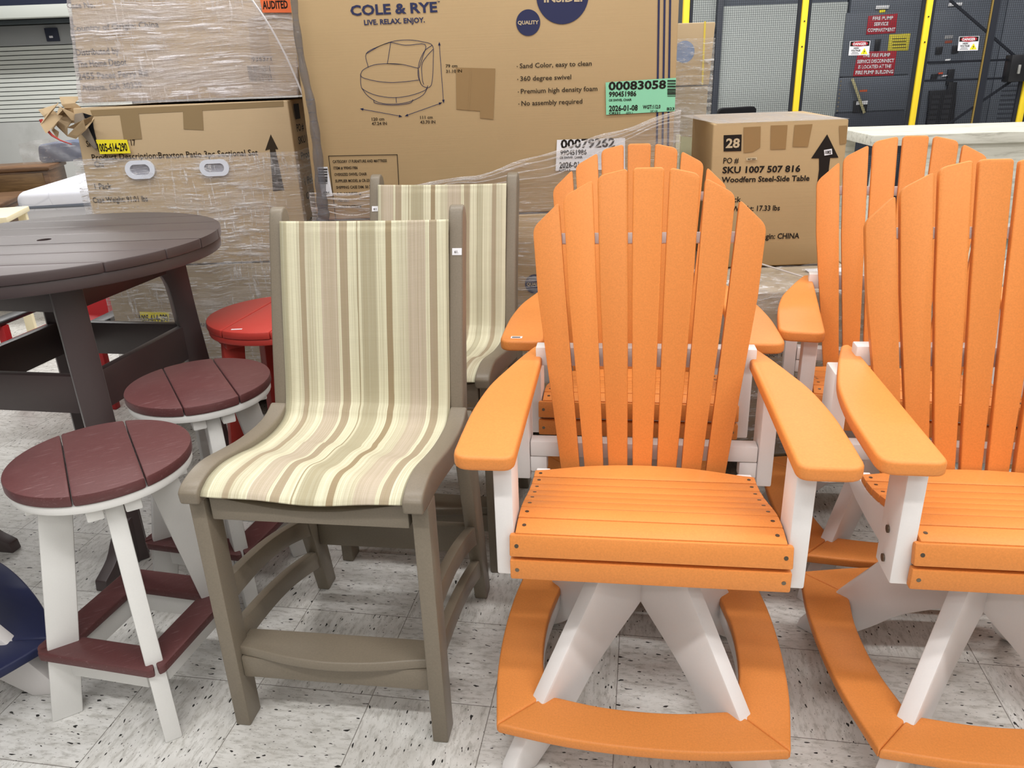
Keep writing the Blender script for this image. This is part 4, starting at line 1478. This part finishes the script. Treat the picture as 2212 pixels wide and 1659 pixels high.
bb = panel(sg3, FC3, [(2006, 196), (2043, 194), (2046, 178), (2064, 177), (2054, 300), (1994, 306)], BLACKM, 'breaker_bank', .04)
m = MB()
for i in range(6):
    for a in (0, 1):
        x = 2010 - i * 2 + a * 26
        y = 206 + i * 11 - a * 1.2
        FC3.quad(m, [(x, y), (x + 17, y - .8), (x + 16.4, y + 6), (x - .6, y + 6.8)], .043)
m.build('breaker_toggles', mat_flat('charcoal_toggle', (54, 54, 58), .5), bb, smooth=False)
sg4 = thing('switchgear_cabinet', 'plain dark switchgear cabinet at the far right behind the gate', 'cabinet', (6.3, YC + .3, 0), 0)
MB().box(x1 + 5.2 - 6.3 + .01, .9, -.3, .3, 0, 2.6).build('cabinet_body', SLATE, sg4, .008)
mb = MB()
for i in range(14):
    z = .55 + i * .05
    mb.box(x1 + 5.2 - 6.3 + .12, .5, -.306, -.3, z, z + .015)
mb.build('vent_louvres', SLATE2, sg4, smooth=False)

# ---- black office chair behind the side table carton
oc = thing('office_chair', 'black office chair behind the side table carton, only the top of its backrest showing', 'chair', (1.44, 5.1, 0), 0)
MB().prism(rounded([(-.115, .55), (.115, .55), (.115, 1.228), (-.115, 1.222)], .03), -.02, .04, Matrix.Translation((0, -.1, 0)) @ XZ).build('backrest', BLACK, oc, .01, 3)
MB().box(-.24, .24, -.48, -.04, .44, .50).build('seat', BLACK, oc, .02, 3)
MB().cyl((0, -.25, .08), (0, -.25, .44), .03).build('gas_column', BLACKM, oc)
for k in range(5):
    a = 2 * PI * k / 5
    MB().bar((0, -.25, .09), (.28 * math.cos(a), -.25 + .28 * math.sin(a), .06), .04, .03).build('base_arm', BLACKM, oc, .004)
    MB().cyl((.28 * math.cos(a) - .02, -.25 + .28 * math.sin(a), .025), (.28 * math.cos(a) + .02, -.25 + .28 * math.sin(a), .025), .025).build('caster', BLACKM, oc)
MB().bar((0, -.02, .46), (0, -.05, .62), .05, .02, (1, 0, 0)).build('back_bracket', BLACKM, oc, .003)

# ================================================================ FAR LEFT BACKGROUND
YW = 9.6
_s = NT('shutter_slat_paint')
_s.principled(lin((216, 219, 213)), .55, .3)
SHUT = _s.m
sh = thing('slatted_shutter', 'pale grey slatted shutter on the far wall at upper left', 'shutter', (-5.2, YW, 0), 0)
zt, zb = at(70, 99, YW).z, at(70, 262, YW).z
xr = .9
mb = MB()
nsl = 17
for i in range(nsl):
    z0 = zb + (zt - zb) * i / nsl
    z1 = zb + (zt - zb) * (i + 1) / nsl
    mb.prism([(0, z0 + .004), (-.010, z0 + .005), (-.012, z1 - .005), (0, z1 - .004)], -1.1, xr, YZ)
mb.build('slats', SHUT, sh)
MB().box(-1.1, xr, .001, .03, 0, 2.7).build('slat_backing', mat_flat('dark_gap', (70, 72, 70), .8), sh)
MB().box(-1.1, xr, -.03, .0, 0, zb - .003).build('lower_panel', WALL, sh, .004)
hd = MB().box(-1.1, xr, -.05, 0, zt + .004, at(70, 55, YW).z).build('header_panel', mat_flat('grey_header', (160, 163, 164), .6), sh, .004)
MB().box(-1.1, xr, -.10, -.051, at(70, 53, YW).z, at(70, 44, YW).z).build('dark_valance', mat_flat('slate_valance', (84, 92, 96), .6), sh, .004)
q0, q1 = at(97, 61, YW - .05), at(131, 89, YW - .05)
kb = MB().box(q0.x + 5.2, q1.x + 5.2, -.075, -.051, q1.z, q0.z).build('control_box', mat_flat('navy_box', (52, 56, 72), .5), sh, .004)
MB().box(q0.x + 5.2 + .04, q1.x + 5.2 - .06, -.082, -.0755, q1.z + .035, q0.z - .08).build('white_cover', PAPER, kb, .004)
bm_ = thing('overhead_beam', 'pale grey overhead beam above the shutter in the upper left corner', 'beam', (-4.6, 8.9, 0), 0)
za, zc = at(70, 38, 8.9).z, at(70, 10, 8.9).z
MB().box(-1.6, .9, 0, .12, za, zc).build('beam_body', mat_flat('beam_grey', (188, 192, 186), .5), bm_, .01)
MB().box(-1.6, .9, .02, .10, zc + .001, zc + .32).build('dark_upper_rail', mat_flat('midnight_rail', (36, 42, 60), .6), bm_, .004)
MB().box(-1.6, -1.5, 0, .12, 0, za - .001).build('beam_leg', mat_flat('beam_leg_grey', (160, 164, 160), .5), bm_, .01)

WD1 = mat_wood('walnut_veneer', (84, 60, 42), (126, 94, 66), (2, 2, 18), .35)
WD2 = mat_wood('oak_drawer_front', (92, 68, 42), (134, 104, 68), (2, 2, 24), .35)
def dresser(label, loc, rz, W, D, H, ndraw, grp='wooden drawer cabinets'):
    t = thing('dresser', label, 'dresser', loc, rz, grp)
    MB().box(-W, 0, 0, D, .06, H - .035).build('cabinet_body', WD1, t, .004)
    MB().box(-W - .02, .02, -.025, D + .01, H - .0345, H).build('cabinet_top', WD1, t, .008)
    MB().box(-W + .02, -.02, .03, D - .02, 0, .0595).build('plinth', WD1, t)
    h = (H - .06 - .035) / ndraw
    for k in range(2):
        for i in range(ndraw):
            xr_ = -.04 - k * (W / 2 - .01)
            z1_ = H - .05 - i * h
            d = MB().box(xr_ - W / 2 + .06, xr_, -.016, -.0005, z1_ - h + .03, z1_).build('drawer', WD2, t, .006)
            cx_, cz_ = xr_ - W / 4 + .03, z1_ - h / 2 + .01
            hm = MB().tube(curve([(cx_ - .05, -.018, cz_ + .012), (cx_ - .04, -.045, cz_ - .004), (cx_, -.05, cz_ - .014), (cx_ + .04, -.045, cz_ - .004), (cx_ + .05, -.018, cz_ + .012)], 4), .007, 8)
            hm.build('handle', mat_flat('antique_brass', (76, 70, 52), .4, .5, .6), d)
    return t


dresser('walnut dresser with brass handles in front of the shutter at far left', (-3.74, 6.56, 0), 14, 1.7, .50, .90, 3)
dresser('lower wooden nightstand in front of the dresser, cut by the left edge', (-3.54, 5.43, 0), 15, .80, .88, .74, 2)
mt = thing('mattress', 'white quilted mattress with grey piping between the nightstand and the leaning tower', 'mattress', (-3.35, 5.38, .05), 8)
_q = NT('white_quilted_knit')
vo = _q.n('ShaderNodeTexVoronoi', feature='DISTANCE_TO_EDGE')
vo.inputs['Scale'].default_value = 4.2
_q.l(_q.coords((1, 1, .6)), vo.inputs['Vector'])
ed = _q.ramp(vo.outputs['Distance'], [(.0, g3(1)), (.02, g3(0))])
_q.principled(_q.mix(_q.math('MULTIPLY', ed, .3), lin((232, 234, 244)), lin((170, 174, 188))), .8, .1, normal=_q.bump(vo.outputs['Distance'], .5, .02))
MB().box(0, 1.6, 0, 1.35, .62, .78).build('pillow_top', _q.m, mt, .07, 5)
MB().box(.012, 1.588, .012, 1.338, .36, .66).build('mattress_side', mat_flat('grey_white_knit', (206, 206, 212), .85, .1), mt, .02, 3)
mb = MB()
mb.tube([(0.0, .01, .675), (.8, -.006, .672), (1.6, .0, .675)], .012)
mb.tube([(0.0, .01, .675), (-.006, .7, .675), (.0, 1.35, .675)], .012)
mb.build('piping', mat_flat('grey_piping', (112, 118, 130), .7), mt)
MB().box(.44, .78, -.004, .008, .50, .60).build('care_label', PAPER, mt)
fd = thing('box_spring', 'pale box spring base under the white mattress', 'bed base', (-3.35, 5.38, 0), 8)
MB().box(.02, 1.58, .02, 1.33, .06, .405).build('spring_body', mat_flat('pale_ticking', (186, 186, 190), .85), fd, .02, 3)
for x, y in ((.08, .08), (1.5, .08), (.08, 1.26), (1.5, 1.26)):
    MB().cyl((x, y, 0), (x, y, .0595), .03).build('foot', BLACKM, fd)
bag = thing('plastic_bag', 'dark blue cushion in a clear plastic bag on top of the walnut dresser', 'bag', (-3.98, 7.0, .90), 10)
MB().prism(rounded([(-.0, .003), (.62, .003), (.60, .10), (.30, .17), (.02, .15)], .04), -.17, .17, XZ).build('cushion', mat_flat('slate_blue_cloth', (92, 100, 120), .8), bag, .02, 3)
MB().grid(lambda u, v: (-.12 + u * .80, -.19 + .012 * math.sin(u * 23 + v * 9), .002 + v * (.16 + .03 * math.sin(u * 6))), 18, 8).build('clear_film', mat_film('bag_film', (12, 12, 14), .3, .15), bag)
ct = thing('cream_table', 'cream topped small table peeking out left of the dark bar table', 'table', (-3.02, 4.74, 0), 16)
CRM = mat_flat('cream_laminate', (244, 232, 196), .5)
MB().box(-.9, 0, 0, .5, .725, .76).build('tabletop', CRM, ct, .006)
for x, y in ((-.86, .04), (-.04, .04), (-.86, .46), (-.04, .46)):
    MB().box(x - .025, x + .025, y - .025, y + .025, 0, .7245).build('leg', CRM, ct, .003)

# ---- red chair with black arms in the shade behind the bar table, black perforated chair before it
rc = thing('red_armchair', 'red plastic armchair with black arms in the shade behind the dark bar table', 'chair', (-2.16, 3.72, 0), -8)
DRED = mat_plastic('deep_red_plastic', (170, 36, 40), .5, .03, .03)
def backfn(u, v):
    w = .44 - .10 * v * v
    return ((u - .5) * w, .20 + .10 * v, .30 + v * .25 - .10 * (abs(u - .5) * 2) ** 3 * v)
o = MB().grid(backfn, 12, 10).build('backrest', DRED, rc)
sm_ = o.modifiers.new('thickness', 'SOLIDIFY'); sm_.thickness = .03
MB().prism(rounded([(-.23, -.24), (.23, -.24), (.21, .22), (-.21, .22)], .06), .32, .355, XY).build('seat', DRED, rc, .01, 3)
for s in (-1, 1):
    MB().box(min(s * .22, s * .30), max(s * .22, s * .30), -.25, .28, .425, .45).build('armrest', BLACKM, rc, .01, 3)
    for y in (-.20, .20):
        MB().bar((s * .24, y, .0), (s * .24, y, .4245), .04, .04, (1, 0, 0)).build('leg', DRED, rc, .006)
bc = thing('perforated_chair', 'black perforated metal chair in deep shade behind the legs of the bar table', 'chair', (-2.86, 3.2, 0), 20)
mb = MB()
def plate(fnc, nx, nz):
    for i in range(nx):
        for j in range(nz):
            u0, u1, v0, v1 = i / nx, (i + 1) / nx, j / nz, (j + 1) / nz
            uc, vc, h = (u0 + u1) / 2, (v0 + v1) / 2, .22
            du, dv = (u1 - u0) * h, (v1 - v0) * h
            o8 = [fnc(u0, v0), fnc(u1, v0), fnc(u1, v1), fnc(u0, v1), fnc(uc - du, vc - dv), fnc(uc + du, vc - dv), fnc(uc + du, vc + dv), fnc(uc - du, vc + dv)]
            mb.add(o8, [(0, 1, 5, 4), (1, 2, 6, 5), (2, 3, 7, 6), (3, 0, 4, 7)])
plate(lambda u, v: (-.26 + .52 * u, .24 + .06 * v, .44 + .42 * v), 12, 10)
o = mb.build('backrest', BLACKM, bc)
o.modifiers.new('thickness', 'SOLIDIFY').thickness = .004
mb = MB()
plate(lambda u, v: (-.26 + .52 * u, -.26 + .5 * v, .43), 12, 12)
o = mb.build('seat', BLACKM, bc)
o.modifiers.new('thickness', 'SOLIDIFY').thickness = .004
for s in (-1, 1):
    for y0_, y1_ in ((-.24, -.26), (.22, .26)):
        MB().tube([(s * .25, y1_, 0), (s * .25, y0_, .43)], .012).build('leg', BLACKM, bc)

# ================================================================ LIGHT
wd = bpy.data.worlds.new('store_air')
S.world = wd
wd.use_nodes = True
wd.node_tree.nodes['Background'].inputs[0].default_value = (1, 1, 1, 1)
wd.node_tree.nodes['Background'].inputs[1].default_value = .025


def strip(x, y, L, W, power, z=3.72, col=(1, .985, .968)):
    li = bpy.data.lights.new('fluorescent_strip', 'AREA')
    li.shape = 'RECTANGLE'
    li.size, li.size_y = W, L
    li.energy = power
    li.color = col
    o = bpy.data.objects.new('fluorescent_strip', li)
    C.objects.link(o)
    o.location = (x, y, z)
    o.rotation_euler = (0, 0, R(-9))
    return o


for x in (-4.2, -1.0, 2.2, 5.4):
    for y, w in ((-2.6, 30), (-.35, 50), (2.0, 42), (4.3, 34), (6.9, 74)):
        strip(x, y, .16, 3.0, w * (1.3 if abs(x) < 3 else .25) if y < 3 else w * (.45 if x < 0 and y < 5 else (1.6 if x < -3 else 1)))

S.view_settings.view_transform = 'Standard'
S.view_settings.look = 'None'
S.view_settings.gamma = 1
S.view_settings.use_curve_mapping = False
S.view_settings.exposure = 0.2
S.cycles.max_bounces = 8
S.cycles.transparent_max_bounces = 16
S.cycles.use_denoising = True
